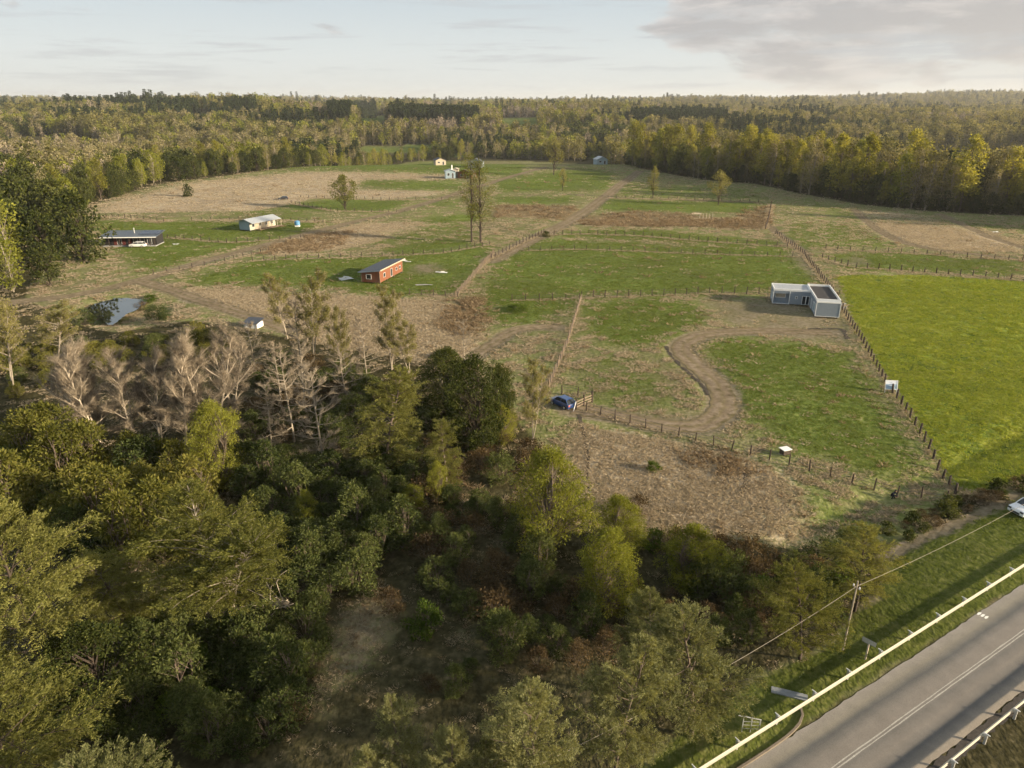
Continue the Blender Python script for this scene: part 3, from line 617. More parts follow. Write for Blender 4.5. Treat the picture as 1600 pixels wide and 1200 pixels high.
def spray_tree(kind, h=12.0, w=5.0, np1=46, leafm='coigue', barkm='greybark', ll=0.34, lw=0.13, base=0.16, prof=None, dens=1.0, rise=0.45, sag=0.10, forks=1):
    """layered evergreen with flat feathery sprays"""
    W = Wood(); Ls = []
    lead = [bend((0, 0, -0.3), (rng.normal(0, .05), rng.normal(0, .05), 1), h * 0.97, 9, 0, 0.05)]
    W.tube(lead[0], 0.018 * h, 0.02, 7)
    for _ in range(forks - 1):
        q = lerp_line(lead[0], rng.uniform(0.12, 0.3)); a = rng.uniform(0, 6.28)
        l2 = bend(q, (0.55 * math.cos(a), 0.55 * math.sin(a), 1), h * rng.uniform(0.6, 0.78), 7, 0, 0.06, 0.05); lead.append(l2); W.tube(l2, 0.016 * h, 0.02, 6)
    prof = prof or (lambda t: min(1, (1 - t) * 2.1 + 0.08) * (0.55 + 0.45 * min(1, (t - base) / 0.22)))
    for i in range(np1):
        t = base + (0.98 - base) * ((i + rng.uniform(0, 1)) / np1) ** 0.9
        ld = lead[rng.integers(len(lead))] if forks > 1 else lead[0]
        p0 = lerp_line(ld, t); a = i * 2.4 + rng.normal(0, 0.35)
        ln = w * prof(t) * rng.uniform(0.72, 1.18)
        up0 = rise + 0.75 * max(0, t - 0.55) * 2
        P = bend(p0, (math.cos(a), math.sin(a), up0), ln, 6, sag, 0.07)
        W.tube(P, 0.0045 * h * (0.35 + ln / w * 0.5), 0.010, 4)
        m_ = int(15 * min(dens, 1.5) * (0.5 + ln / w))
        for j in range(m_):
            s_ = rng.uniform(0.22, 1.0); q = lerp_line(P, s_); dv = unit(lerp_line(P, min(1, s_ + .05)) - lerp_line(P, max(0, s_ - 0.05)))
            lat = unit(np.cross(dv, (0, 0, 1.0))) * (1 if j % 2 else -1)
            l2 = ln * 0.34 * (1.15 - s_ * 0.7) * rng.uniform(0.6, 1.25) + 0.25
            d2 = unit(dv * 0.85 + lat * 0.8 + np.array((0, 0, rng.normal(0.1, 0.2))))
            Q = bend(q, d2, l2, 3, 0.12, 0.1)
            nl = max(6, int(l2 / 0.062 * dens)); tt = rng.uniform(0.05, 1, nl); pp = lerp_line(Q, tt)
            dd = unit(d2[None] * 0.9 + np.cross(d2, (0, 0, 1.0))[None] * rng.choice([-0.5, 0.5], nl)[:, None] + rng.normal(0, 0.2, (nl, 3)))
            Ls.append(leaves(pp + rng.normal(0, 0.06, (nl, 3)), dd, ll, lw, 0.05, 1.4))
    proto(kind, W, *cat_leaves(Ls), leafm, barkm)

def clump_tree(kind, h=10.0, w=4.0, z0=0.25, nc=70, nl=60, leafm='spring', barkm='bark', ll=0.28, lw=0.17, cr=0.8, trunks=1, hang=0.0, top=1.0, squash=0.8, hollow=0.45, limb_r=0.012, round_=0.5):
    """leaf clumps on curved limbs, an uneven crown with gaps"""
    W = Wood(); Ls = []; leads = []
    for k in range(trunks):
        a = rng.uniform(0, 6.28); tilt = (0.05 if h < 20 else 0.01) if trunks == 1 else 0.28
        leads.append(bend((0.12 * h * 0.1 * math.cos(a) * (trunks > 1), 0.012 * h * math.sin(a) * (trunks > 1), -0.3), (tilt * math.cos(a), tilt * math.sin(a), 1), h * rng.uniform(0.8, 0.95), 8, 0, 0.05 if h < 20 else 0.015, 0.03))
        W.tube(leads[-1], limb_r * h * 1.7 / math.sqrt(trunks), 0.02, 6)
    lob = rng.uniform(0, 6.28, 4)
    for i in range(nc):
        u = rng.uniform(0, 1) ** 0.85; z = z0 + (top - z0) * u
        rmax = w * (max(0.03, 1 - abs(2 * u - 0.85) ** 2.2 * 0.9)) ** round_
        a = rng.uniform(0, 6.28); rmax *= 1 + 0.22 * math.sin(2 * a + lob[0] + 4 * u) + 0.16 * math.sin(5 * a + lob[1] - 3 * u)
        r_ = rmax * (hollow + (1 - hollow) * rng.uniform(0, 1) ** 0.6)
        c = np.array((r_ * math.cos(a), r_ * math.sin(a), z * h))
        ld = leads[rng.integers(trunks)]; tt = np.clip(z - r_ / h * 0.9 - 0.06, 0.06, 0.95); s_ = lerp_line(ld, tt)
        mid = (s_ + c) / 2 + np.array((0, 0, 0.10 * np.linalg.norm(c - s_))) + rng.normal(0, 0.1, 3)
        W.tube(np.array([s_, mid, c]), limb_r * h * 0.45, 0.012, 3)
        n_ = int(nl * rng.uniform(0.6, 1.4)); rad = cr * rng.uniform(0.7, 1.3)
        d = unit(rng.normal(0, 1, (n_, 3))); pp = c + d * (rad * rng.uniform(0.15, 1, n_) ** 0.6)[:, None] * np.array((1, 1, squash))
        if hang: pp[:, 2] -= rng.uniform(0, 1, n_) ** 2 * hang
        Ls.append(leaves(pp, d + np.array((0, 0, 0.15 - hang)), ll, lw, 0.1, 0.7))
    proto(kind, W, *cat_leaves(Ls), leafm, barkm)

def bare_tree(kind, h=12.0, w=3.5, trunks=2, n1=26, n2=9, ntw=16, barkm='palebark', leafm='twig', first=0.12, rise=0.9, leafn=0, leaf2='paleleaf', tw=0.55, low=0.0, tr=0.016):
    """leafless tree: pale limbs, a haze of fine twigs (with a few young leaves)"""
    W = Wood(); TV = []; TF = []; n = 0; LP = []; LD = []
    for k in range(trunks):
        a = rng.uniform(0, 6.28); tilt = 0.03 if trunks == 1 else 0.16
        ld = bend((0, 0, -0.3), (tilt * math.cos(a), tilt * math.sin(a), 1), h * rng.uniform(0.82, 0.98), 9, 0, 0.025, 0.03)
        W.tube(ld, tr * h / (1 + 0.25 * (trunks - 1)), 0.02, 6)
        for i in range(n1 // trunks):
            t = first + (0.96 - first) * (i + rng.uniform(0, 1)) / (n1 // trunks)
            ln = w * (0.35 + 0.65 * math.sin(min(1, (1 - t) * 1.5 + 0.12) * 1.57)) * rng.uniform(0.6, 1.2)
            b_ = i * 2.4 + rng.normal(0, 0.4); up0 = rise * (0.45 + t) - low * (1 - t)
            P = bend(lerp_line(ld, t), (math.cos(b_), math.sin(b_), up0), ln, 5, -0.14, 0.07)
            W.tube(P, 0.0048 * h * (0.4 + 0.6 * ln / w), 0.012, 4)
            for j in range(n2):
                s_ = rng.uniform(0.2, 1); q = lerp_line(P, s_); dv = unit(P[-1] - P[0]); l2 = ln * rng.uniform(0.22, 0.5) * (1.2 - 0.6 * s_)
                d2 = unit(dv + rng.normal(0, 0.45, 3) + np.array((0, 0, 0.45)))
                Q = bend(q, d2, l2, 3, -0.1, 0.08); W.tube(Q, 0.019, 0.008, 3)
                st = rng.uniform(0.1, 1, ntw); pp = lerp_line(Q, st); dd = unit(d2[None] + rng.normal(0, 0.6, (ntw, 3)) + np.array((0, 0, 0.3)))
                v, f = twigs(pp, dd, tw * rng.uniform(0.5, 1.4, ntw), 0.012); TV.append(v); TF.append(f + n); n += len(v)
                if leafn:
                    k_ = leafn; st = rng.uniform(0.2, 1.1, k_); LP.append(lerp_line(Q, np.clip(st, 0, 1)) + rng.normal(0, 0.18, (k_, 3))); LD.append(np.repeat(d2[None], k_, 0) + rng.normal(0, 0.6, (k_, 3)))
    TV = np.concatenate(TV); TF = np.concatenate(TF)
    tw_me = mesh_np('twigs', TV, TF, M[leafm], {'tint': np.repeat(rng.uniform(0, 1, len(TV) // 4), 4)})
    lv = None
    if leafn:
        v, f, tt = leaves(np.concatenate(LP), np.concatenate(LD), 0.17, 0.09, 0.1, 0.4); lv = mesh_np('crown', v, f, M[leaf2], {'tint': tt})
    PROTO.setdefault(kind, []).append((W.mesh('trunk', M[barkm]), tw_me, lv))

# near kinds
for k in range(3): spray_tree('coigue', 13, 5.2, 110 if k == 0 else 58, 'coigue', 'greybark' if k == 0 else 'darkbark', 0.175, 0.058, 0.14 if k else 0.26, forks=2 if k == 0 else 1, dens=2.0 if k else 1.8)
for k in range(3): spray_tree('grey_coigue', 11, 3.9, 52, 'grey_coigue', 'bark', 0.165, 0.055, 0.10, dens=2.3, rise=0.5)
for k in range(2): spray_tree('olive_fir', 13, 3.6, 64, 'coigue', 'bark', 0.165, 0.06, 0.10, dens=1.9, rise=0.3, prof=lambda t: (1 - abs(2 * t - 0.85) ** 2.4 * 0.8) ** 0.6 if t < 0.97 else 0.25)
for k in range(3): clump_tree('dark_evergreen', 11, 4.0, 0.12, 130, 150, 'evergreen', 'darkbark', 0.25, 0.12, 0.8, 1, 0.0)
for k in range(3): clump_tree('willow', 9, 3.0, 0.10, 150, 130, 'spring', 'bark', 0.20, 0.07, 0.66, 2, 0.35, hollow=0.3)
for k in range(3): clump_tree('shrub', 3.0, 1.7, 0.12, 40, 90, 'bush', 'bark', 0.20, 0.09, 0.45, 3, 0.0, round_=0.45)
for k in range(2): clump_tree('tall_shrub', 4.6, 1.35, 0.10, 44, 90, 'bush', 'bark', 0.22, 0.085, 0.45, 3, 0.0)
for k in range(2): clump_tree('bright_shrub', 1.8, 1.2, 0.10, 26, 70, 'brightbush', 'bark', 0.18, 0.09, 0.36, 3, 0.0)
for k in range(2): clump_tree('russet_shrub', 2.6, 1.8, 0.10, 34, 50, 'redbush', 'bark', 0.22, 0.09, 0.5, 3, 0.0)
for k in range(3): bare_tree('bare_tree', 13, 3.4, 2 if k else 3, 36, 13, 18, low=0.6 if k != 1 else 0.1, rise=1.7, tw=0.8, tr=0.013)
for k in range(2): bare_tree('slim_bare', 14, 2.4, 1, 30, 8, 12, 'greybark', first=0.1, rise=0.35, low=0.3, tr=0.011)
for k in range(2): bare_tree('budding_tree', 13, 2.6, 2, 28, 8, 9, 'greybark', first=0.25, rise=0.9, leafn=40, leaf2='budleaf', tr=0.010)
clump_tree('tall_pair', 24, 3.9, 0.30, 52, 95, 'coigue', 'darkbark', 0.32, 0.15, 1.25, 1, 0.0, hollow=0.2, limb_r=0.009, squash=0.7)
clump_tree('tall_pair', 24, 4.3, 0.24, 52, 95, 'coigue', 'darkbark', 0.32, 0.15, 1.25, 1, 0.0, hollow=0.2, limb_r=0.009, squash=0.7)
# middle distance kinds: fewer, larger leaves
for k in range(4): clump_tree('edge_deciduous', 17, 2.6 + 0.45 * k, 0.16 + 0.05 * k, 64, 40, 'yellow', 'bark', 0.52, 0.32, 1.15, 1, 0.0, limb_r=0.007, hollow=0.15)
for k in range(2): clump_tree('edge_pale', 16, 2.9, 0.14, 60, 22, 'paleleaf', 'greybark', 0.50, 0.26, 1.15, 1, 0.0, limb_r=0.008, hollow=0.2)
for k in range(2): clump_tree('edge_green', 15, 3.2, 0.15, 60, 26, 'spring', 'greybark', 0.62, 0.42, 1.25, 1, 0.0, limb_r=0.008, hollow=0.25)
for k in range(3): clump_tree('edge_evergreen', 12, 4.2, 0.06, 80, 32, 'evergreen', 'darkbark', 0.62, 0.40, 1.2, 1, 0.0, limb_r=0.009)
for k in range(2): clump_tree('field_tree', 11, 4.3, 0.26, 80, 48, 'coigue', 'darkbark', 0.42, 0.27, 1.0, 1, 0.0)
for k in range(2): clump_tree('field_spring', 11, 3.3, 0.28, 44, 46, 'budleaf', 'darkbark', 0.36, 0.22, 0.9, 1, 0.0, hollow=0.25)
clump_tree('hedge_shrub', 3.2, 2.0, 0.05, 30, 26, 'evergreen', 'darkbark', 0.45, 0.28, 0.7, 3, 0.0)

CAT = {'shrub': 'shrub', 'tall_shrub': 'shrub', 'bright_shrub': 'shrub', 'russet_shrub': 'shrub', 'hedge_shrub': 'shrub'}
NAMES = {'coigue': 'evergreen_tree', 'grey_coigue': 'evergreen_tree', 'olive_fir': 'evergreen_tree', 'dark_evergreen': 'evergreen_tree', 'willow': 'willow_tree', 'bare_tree': 'bare_tree', 'slim_bare': 'bare_tree',
         'budding_tree': 'budding_tree', 'tall_pair': 'tall_tree', 'edge_deciduous': 'deciduous_tree', 'edge_pale': 'deciduous_tree', 'edge_green': 'deciduous_tree', 'edge_evergreen': 'evergreen_tree', 'field_tree': 'field_tree', 'field_spring': 'field_tree'}
PH = {'coigue': 13, 'grey_coigue': 11, 'olive_fir': 13, 'dark_evergreen': 11, 'willow': 9, 'shrub': 3.0, 'tall_shrub': 4.6, 'bright_shrub': 1.8, 'russet_shrub': 2.6, 'bare_tree': 13, 'slim_bare': 14, 'budding_tree': 13, 'tall_pair': 24,
      'edge_deciduous': 17, 'edge_pale': 16, 'edge_green': 15, 'edge_evergreen': 12, 'field_tree': 11, 'field_spring': 11, 'hedge_shrub': 3.2}
PW = {}
for k_, lst in PROTO.items():
    me = lst[0][1] or lst[0][0]; co = np.empty(len(me.vertices) * 3, np.float32); me.vertices.foreach_get('co', co); co = co.reshape(-1, 3)
    PW[k_] = float(np.percentile(np.hypot(co[:, 0], co[:, 1]), 97)) * 2
def plant(kind, loc, h, w=None, rz=None, var=None, label=None, group=None, leafm=None):
    var = rng.integers(len(PROTO[kind])) if var is None else var % len(PROTO[kind]); ms = PROTO[kind][var]
    root = empty(NAMES.get(kind, 'shrub'), loc, rng.uniform(0, 6.28) if rz is None else rz)
    sz = h / PH[kind]; sxy = sz if w is None else w / PW[kind]; root.scale = (sxy, sxy, sz)
    parts = (('trunk', ms[0]), ('twigs' if len(ms) == 3 else 'crown', ms[1])) + ((('crown', ms[2]),) if len(ms) == 3 and ms[2] else ())
    if 'shrub' in kind: parts = (('stems', ms[0]), ('foliage', ms[1]))
    for nm, me in parts:
        o = bpy.data.objects.new(nm, me); COL.objects.link(o); o.parent = root
        if leafm and nm in ('crown', 'foliage'):
            o.material_slots[0].link = 'OBJECT'; o.material_slots[0].material = M[leafm]
    tag(root, label, CAT.get(kind, 'tree'), group); return root
NTREE = [0]
def T(kind, px, py, ptop, wpx, label, group=None, var=None, rz=None, leafm=None, hmin=1.0):
    b = at(px, py); return plant(kind, b - Vector((0, 0, 0.05)), max(hmin, height_to(b, ptop)), width_of(b, wpx) if wpx else None, rz, var, label, group, leafm)

# ------------------------------------------------------------------ foreground wood, tree by tree
FG = [
 ('coigue', 75, 1085, 742, 270, 'huge feathery olive evergreen filling the left edge of the wood', 1),
 ('coigue', 375, 985, 742, 245, 'broad spreading evergreen with pale forked limbs above the thicket', 0),
 ('coigue', 55, 1300, 1035, 330, 'wide feathery evergreen in the bottom left corner', 2),
 ('grey_coigue', 215, 1370, 1125, 170, 'pale grey-green treetop at the bottom edge beside the corner evergreen', 1),
 ('olive_fir', 205, 985, 845, 150, 'dark olive evergreen in shade between the two great evergreens', 1),
 ('dark_evergreen', 165, 1130, 985, 170, 'dark evergreen in shade behind the corner treetop', 0),
 ('grey_coigue', 830, 1290, 1038, 150, 'upright feathery evergreen at the bottom centre, leftmost of the roadside trio', 0),
 ('grey_coigue', 958, 1225, 985, 135, 'tall feathery evergreen, middle of the roadside trio', 1),
 ('grey_coigue', 1080, 1150, 945, 165, 'broad grey-green evergreen, rightmost of the roadside trio', 2),
 ('grey_coigue', 1012, 1090, 910, 105, 'thin-topped evergreen just behind the roadside trio', 0),
 ('coigue', 1250, 1030, 880, 165, 'evergreen with golden tips left of the utility pole', 2),
 ('coigue', 1335, 955, 815, 130, 'golden green evergreen behind the utility pole', 1),
 ('grey_coigue', 640, 1290, 1085, 105, 'sparse pale-topped young tree at the bottom of the clearing', 2),
 ('grey_coigue', 700, 1300, 1105, 95, 'small pale tree at the bottom between clearing and roadside trio', 1),
 ('grey_coigue', 760, 1290, 1135, 70, 'little yellow-green treetop at the bottom edge', 0),
 ('grey_coigue', 600, 1310, 1150, 80, 'lowest pale treetop below the clearing', 2),
 ('olive_fir', 605, 742, 566, 118, 'large rounded olive evergreen with a bare lower trunk in mid wood', 0),
 ('dark_evergreen', 700, 655, 548, 95, 'dark evergreen at the back of the central clump', 1),
 ('dark_evergreen', 742, 705, 560, 110, 'tall dark green tree in the centre of the clump by the dry field', 2),
 ('dark_evergreen', 780, 665, 572, 60, 'shaded brownish evergreen on the field side of the clump', 0),
 ('olive_fir', 700, 768, 655, 70, 'pointed young evergreen in front of the central clump', 1),
 ('willow', 346, 762, 630, 92, 'bright green willow in front of the pale bare trees', 0),
 ('willow', 856, 865, 705, 128, 'tall yellow-green willow at the edge of the dry field', 1),
 ('willow', 948, 955, 832, 112, 'rounded yellow-green willow with shaded lower crown', 2),
 ('willow', 1075, 915, 822, 98, 'small domed willow below the dry field', 0),
 ('willow', 965, 860, 778, 85, 'dull green willow behind the rounded willow', 1),
 ('willow', 787, 692, 634, 46, 'small brilliant lime tree beside the dark clump', 2),
 ('willow', 684, 784, 722, 40, 'little lime green tree in front of the pointed evergreen', 0),
 ('willow', 484, 830, 768, 42, 'small yellow-green sapling in the shaded thicket', 1),
 ('willow', 640, 800, 760, 60, 'dull low willow in the shaded thicket', 2),
 ('bare_tree', 122, 690, 532, 118, 'leftmost of the row of pale bare trees, with sweeping low limbs', 0),
 ('bare_tree', 158, 692, 550, 100, 'pale bare tree, second from left in the row', 1),
 ('bare_tree', 212, 690, 552, 95, 'pale bare tree, third from left in the row, leaning', 2),
 ('bare_tree', 252, 694, 545, 95, 'pale bare tree, fourth from left in the row', 0),
 ('bare_tree', 290, 694, 535, 100, 'pale bare tree, fifth from left in the row', 1),
 ('bare_tree', 336, 690, 520, 120, 'rightmost and tallest of the row of pale bare trees', 2),
 ('bare_tree', 365, 640, 530, 70, 'small bare tree just right of the bare row', 2),
 ('slim_bare', 440, 640, 505, 60, 'thin bare tree behind the slender pair', 1),
 ('slim_bare', 480, 660, 500, 60, 'grey bare tree between the slender pair', 0),
 ('slim_bare', 470, 560, 440, 50, 'thin bare tree beside the tallest budding tree', 1),
 ('slim_bare', 575, 610, 470, 50, 'thin bare tree between the budding trees', 0),
 ('slim_bare', 460, 690, 515, 70, 'slender bare tree right of the pale row', 0),
 ('slim_bare', 508, 728, 540, 85, 'slender bare tree with drooping grey twigs in mid wood', 1),
 ('slim_bare', 425, 700, 570, 55, 'thin half-leafed trunk between the bare trees', 0),
 ('slim_bare', 545, 640, 520, 70, 'crooked bare tree in front of the dry meadow', 1),
 ('budding_tree', 20, 610, 455, 80, 'tall thin-leafed tree at the left edge beyond the bare row', 0),
 ('budding_tree', 90, 560, 468, 80, 'yellow-green budding tree near the left edge', 1),
 ('budding_tree', 490, 570, 405, 66, 'tall budding tree in front of the red house', 0),
 ('budding_tree', 450, 530, 415, 55, 'leafy budding tree left of the tallest one', 1),
 ('budding_tree', 542, 600, 458, 48, 'slim budding tree below the red house', 0),
 ('budding_tree', 612, 578, 437, 62, 'budding tree with forked trunk right below the red house', 1),
 ('budding_tree', 640, 585, 490, 58, 'low rounded budding tree at the wood edge', 0),
 ('budding_tree', 832, 690, 556, 60, 'lone pale budding tree beside the blue car', 1),
 ('slim_bare', 725, 575, 480, 40, 'faint bare sapling in the dry meadow', 0),
 ('slim_bare', 400, 580, 480, 60, 'bare tree in front of the white shed', 1),
 ('tall_pair', 737, 378, 240, 46, 'left one of the two tall dark-trunked trees in the fields', 0),
 ('tall_pair', 751, 378, 250, 52, 'right one of the two tall dark-trunked trees in the fields', 1),
 ('field_tree', 539, 327, 276, 40, 'round dark tree standing alone in the left fields', 0),
 ('field_spring', 865, 273, 217, 34, 'tall yellow-green tree at the far edge of the fields', 0),
 ('field_spring', 879, 298, 264, 18, 'small slim tree in the green strip', 1),
 ('field_spring', 1020, 310, 262, 24, 'thin yellowish tree by the far fence', 1),
 ('field_spring', 1122, 320, 268, 36, 'heart-shaped yellow-green tree in the right fields', 0),
 ('hedge_shrub', 294, 307, 290, 18, 'single round bush in the pale field on the left', 0)]
for k, px, py, pt, wpx, lb, vr in FG: T(k, px, py, pt, wpx, lb, None, vr)
# fallen dead branch, pale, under the forked evergreen
W = Wood(); b0 = at(452, 955)
for i in range(16):
    a = rng.uniform(2.0, 4.6); W.tube(bend(np.array(b0) + rng.normal(0, .4, 3) * (1, 1, 0.3) + (0, 0, 0.8), (math.cos(a), math.sin(a) * 0.5, rng.uniform(0.1, 0.9)), rng.uniform(2, 4.5), 6, 0.1, 0.22), 0.06, 0.012, 4)
tag(link('fallen_branch', W.mesh('fallen_branch', M['palebark'])), 'pale dead branches lying at the foot of the forked evergreen', 'branch')
W = Wood(); b0 = at(690, 615)
for i in range(9):
    a = rng.uniform(0, 6.28); W.tube(bend(np.array(b0) + (0, 0, 1.5), (math.cos(a), math.sin(a), rng.uniform(0.1, 0.9)), rng.uniform(2, 4), 6, 0.1, 0.22), 0.05, 0.012, 4)
tag(link('dead_branch', W.mesh('dead_branch', M['palebark'])), 'tangle of pale dead branches left of the dark clump', 'branch')

# ------------------------------------------------------------------ thicket of shrubs under and around the trees
def fill(poly_px, n, mind, tries=12000):
    P = wpoly(poly_px); lo, hi_ = P.min(0), P.max(0); pts = []
    for _ in range(tries):
        q = rng.uniform(lo, hi_)
        if not inside(P, q[0], q[1]): continue
        if any(inside(c, q[0], q[1]) for c in CLEAR): continue
        if pts and min((q[0] - p[0]) ** 2 + (q[1] - p[1]) ** 2 for p in pts) < mind ** 2: continue
        pts.append(q)
        if len(pts) >= n: break
    return pts
def thicket(poly, n, mind, kinds, hs, label, group, leafm=None):
    for q in fill(poly, n, mind):
        k = kinds[rng.integers(len(kinds))]; z = float(terrain(q[0], q[1]))
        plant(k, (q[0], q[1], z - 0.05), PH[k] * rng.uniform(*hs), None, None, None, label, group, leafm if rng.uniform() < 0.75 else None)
thicket([(400, 720), (640, 740), (640, 860), (600, 900), (520, 960), (470, 940), (380, 800)], 50, 2.0, ['shrub', 'tall_shrub', 'shrub'], (0.7, 1.25), 'dark green shrub in shaded thicket', 'thicket above the clearing')
thicket([(640, 770), (840, 800), (850, 900), (800, 980), (700, 950), (640, 880)], 32, 2.3, ['shrub', 'tall_shrub', 'russet_shrub', 'russet_shrub'], (0.5, 1.1), 'shaded dull shrub in thicket', 'thicket left of the tall willow')
thicket([(820, 930), (1060, 920), (1190, 960), (1190, 1010), (1050, 1010), (900, 1040), (760, 1060), (700, 1100), (640, 1060), (720, 1040)], 36, 2.1, ['shrub', 'russet_shrub', 'russet_shrub', 'tall_shrub'], (0.4, 0.95), 'low dark shrub in shaded hollow', 'shrubs behind the roadside evergreens')
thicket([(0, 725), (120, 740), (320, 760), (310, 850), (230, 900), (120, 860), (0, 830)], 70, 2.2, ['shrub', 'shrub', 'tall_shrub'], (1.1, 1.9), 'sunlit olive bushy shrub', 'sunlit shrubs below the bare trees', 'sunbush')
thicket([(220, 980), (440, 1000), (500, 960), (500, 1040), (440, 1140), (380, 1200), (230, 1200), (200, 1100)], 40, 1.8, ['shrub', 'shrub', 'tall_shrub', 'bright_shrub'], (0.6, 1.15), 'dark shrub in deep shade', 'shrubs left of the clearing')
thicket([(1000, 840), (1100, 870), (1220, 890), (1330, 870), (1290, 960), (1120, 950)], 24, 1.8, ['shrub', 'russet_shrub', 'bright_shrub'], (0.7, 1.2), 'mixed low shrub at field edge', 'shrubs by the golden evergreens')
thicket([(380, 560), (560, 590), (650, 640), (560, 720), (400, 700)], 34, 2.2, ['shrub', 'russet_shrub', 'shrub'], (0.7, 1.2), 'brownish shrub under bare trees', 'undergrowth beneath the slender bare trees')
thicket([(640, 640), (820, 700), (850, 770), (700, 770), (640, 720)], 16, 2.2, ['russet_shrub', 'shrub'], (0.7, 1.1), 'russet shrub at clump foot', 'shrubs at the central clump')
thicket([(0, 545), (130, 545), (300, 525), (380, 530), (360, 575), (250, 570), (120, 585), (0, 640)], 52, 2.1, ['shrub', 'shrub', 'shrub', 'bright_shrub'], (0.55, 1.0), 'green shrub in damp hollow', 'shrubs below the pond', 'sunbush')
thicket([(1380, 830), (1480, 790), (1560, 755), (1600, 750), (1600, 768), (1480, 815), (1400, 860)], 22, 1.3, ['russet_shrub', 'hedge_shrub'], (0.25, 0.5), 'scrubby low bush along roadside ditch', 'scrub along the roadside ditch')
for px, py, pt, wpx, k, lb in ((663, 990, 945, 55, 'bright_shrub', 'vivid green bush beside the clearing'), (1020, 735, 722, 26, 'bright_shrub', 'small lime bush in the dry field'), (700, 560, 548, 30, 'bright_shrub', 'green bush at the meadow edge'),
                               (810, 485, 476, 40, 'bright_shrub', 'lush green clump by the bare earth patch'), (455, 1130, 1100, 48, 'russet_shrub', 'dark lone bush at the lower left of the clearing'), (610, 955, 925, 60, 'russet_shrub', 'dark brown bush in the middle of the clearing'),
                               (995, 800, 775, 40, 'russet_shrub', 'dull bush at the lower edge of the dry field'), (853, 370, 362, 16, 'hedge_shrub', 'dark bush at the corner of the paddock track'), (130, 508, 484, 40, 'shrub', 'dark shrub at the left end of the pond'), (178, 482, 476, 18, 'bright_shrub', 'small green islet bush in the pond'),
                               (246, 500, 478, 46, 'shrub', 'green shrub at the right end of the pond'), (232, 470, 462, 30, 'bright_shrub', 'low green clump behind the pond'), (222, 484, 472, 26, 'russet_shrub', 'brown reedy bush at the right shore of the pond')):
    T(k, px, py, pt, wpx, lb, None, hmin=0.4)

# ------------------------------------------------------------------ belts of trees beyond; the nearest stand one by one, the rest as one mass
KIN = ['edge_deciduous', 'edge_pale', 'edge_green', 'edge_evergreen', 'conifer']
def pick(w): return rng.choice(5, p=np.array(w) / sum(w))
def belt(poly, n, mind, wts, hs): return [(q[0], q[1], pick(wts), rng.uniform(*hs)) for q in fill(poly, n, mind, 30000)]
B_LEFT_DARK = belt([(-60, 300), (60, 290), (105, 335), (120, 372), (150, 402), (172, 425), (120, 448), (0, 462), (-60, 466)], 66, 4.2, (0.0, 0.3, 1.0, 5, 0), (0.55, 1.45))
FO = np.vstack([FIELD, FIELD[:1]])
def edge_belt(i0, i1, depth, n, mind, wts, hs):
    ln = FIELD[i0:i1 + 1]; lo = ln.min(0) - depth; hi_ = ln.max(0) + depth; q = rng.uniform(lo, hi_, (24000, 2))
    q = q[~inside(FIELD, q[:, 0], q[:, 1]) & (seg_dist(ln, q[:, 0], q[:, 1]) < depth) & (seg_dist(ln, q[:, 0], q[:, 1]) > 1.5)]; pts = []
    for p in q:
        if pts and min((p[0] - r_[0]) ** 2 + (p[1] - r_[1]) ** 2 for r_ in pts) < mind ** 2: continue
        pts.append(p)
        if len(pts) >= n: break
    return [(p[0], p[1], pick(wts), rng.uniform(*hs)) for p in pts]
B_LEFT_EDGE = edge_belt(1, 4, 26, 110, 5.2, (0.5, 0.7, 1.3, 4.5, 0), (0.45, 1.1)) + edge_belt(4, 7, 22, 105, 4.6, (1.0, 1.2, 2.2, 1.8, 0), (0.4, 1.05))
B_RIGHT = edge_belt(10, 17, 26, 215, 4.6, (4.5, 3.0, 1.4, 1.0, 0), (0.55, 1.65))
B_RIGHT_LOW = [(x_, y_, 3, rng.uniform(0.3, 0.72)) for x_, y_, _, _ in edge_belt(10, 17, 7.5, 110, 2.8, (0, 0, 0, 1, 0), (1, 1))]
B_MID = belt([(690, 246), (820, 246), (860, 246), (900, 249), (950, 250), (950, 240), (690, 240)], 80, 6, (1.2, 1, 1, 3, 0), (0.6, 1.1))
LAB = {'left dark wood': ('dark rounded evergreen in left wood', 'evergreens beside the black house')}
def put_belt(lst, labs, grp):
    for x, y, k, s in lst:
        k = KIN[k]; plant(k, (x, y, float(terrain(x, y)) - 0.2), PH[k] * s, None, None, None, labs[KIN.index(k)], grp + (' evergreen' if k == 'edge_evergreen' else ' ' + k[5:]))
put_belt(B_LEFT_DARK, ['yellowish tree in left wood', 'pale thin tree in left wood', 'leafy green tree in left wood', 'dark rounded evergreen in left wood'], 'wood beside the black house')
put_belt(B_LEFT_EDGE, ['yellow-green tree in left belt', 'pale half-bare tree in left belt', 'fresh green tree in left belt', 'dark evergreen in left belt'], 'belt behind the left fields')
put_belt(B_RIGHT, ['golden-green tree in right belt', 'pale half-bare tree in right belt', 'fresh green tree in right belt', 'dark evergreen in right belt'], 'belt behind the right fields')
put_belt(B_RIGHT_LOW, ['', '', '', 'low dark evergreen edging right belt'], 'foot of the right belt')
put_belt(B_MID, ['yellow-green tree behind far houses', 'pale tree behind far houses', 'fresh green tree behind far houses', 'dark evergreen behind far houses'], 'trees behind the far houses')
# empty list: no trees are placed off to the right across the road
for i, (x, y, h, w) in enumerate([]): pass

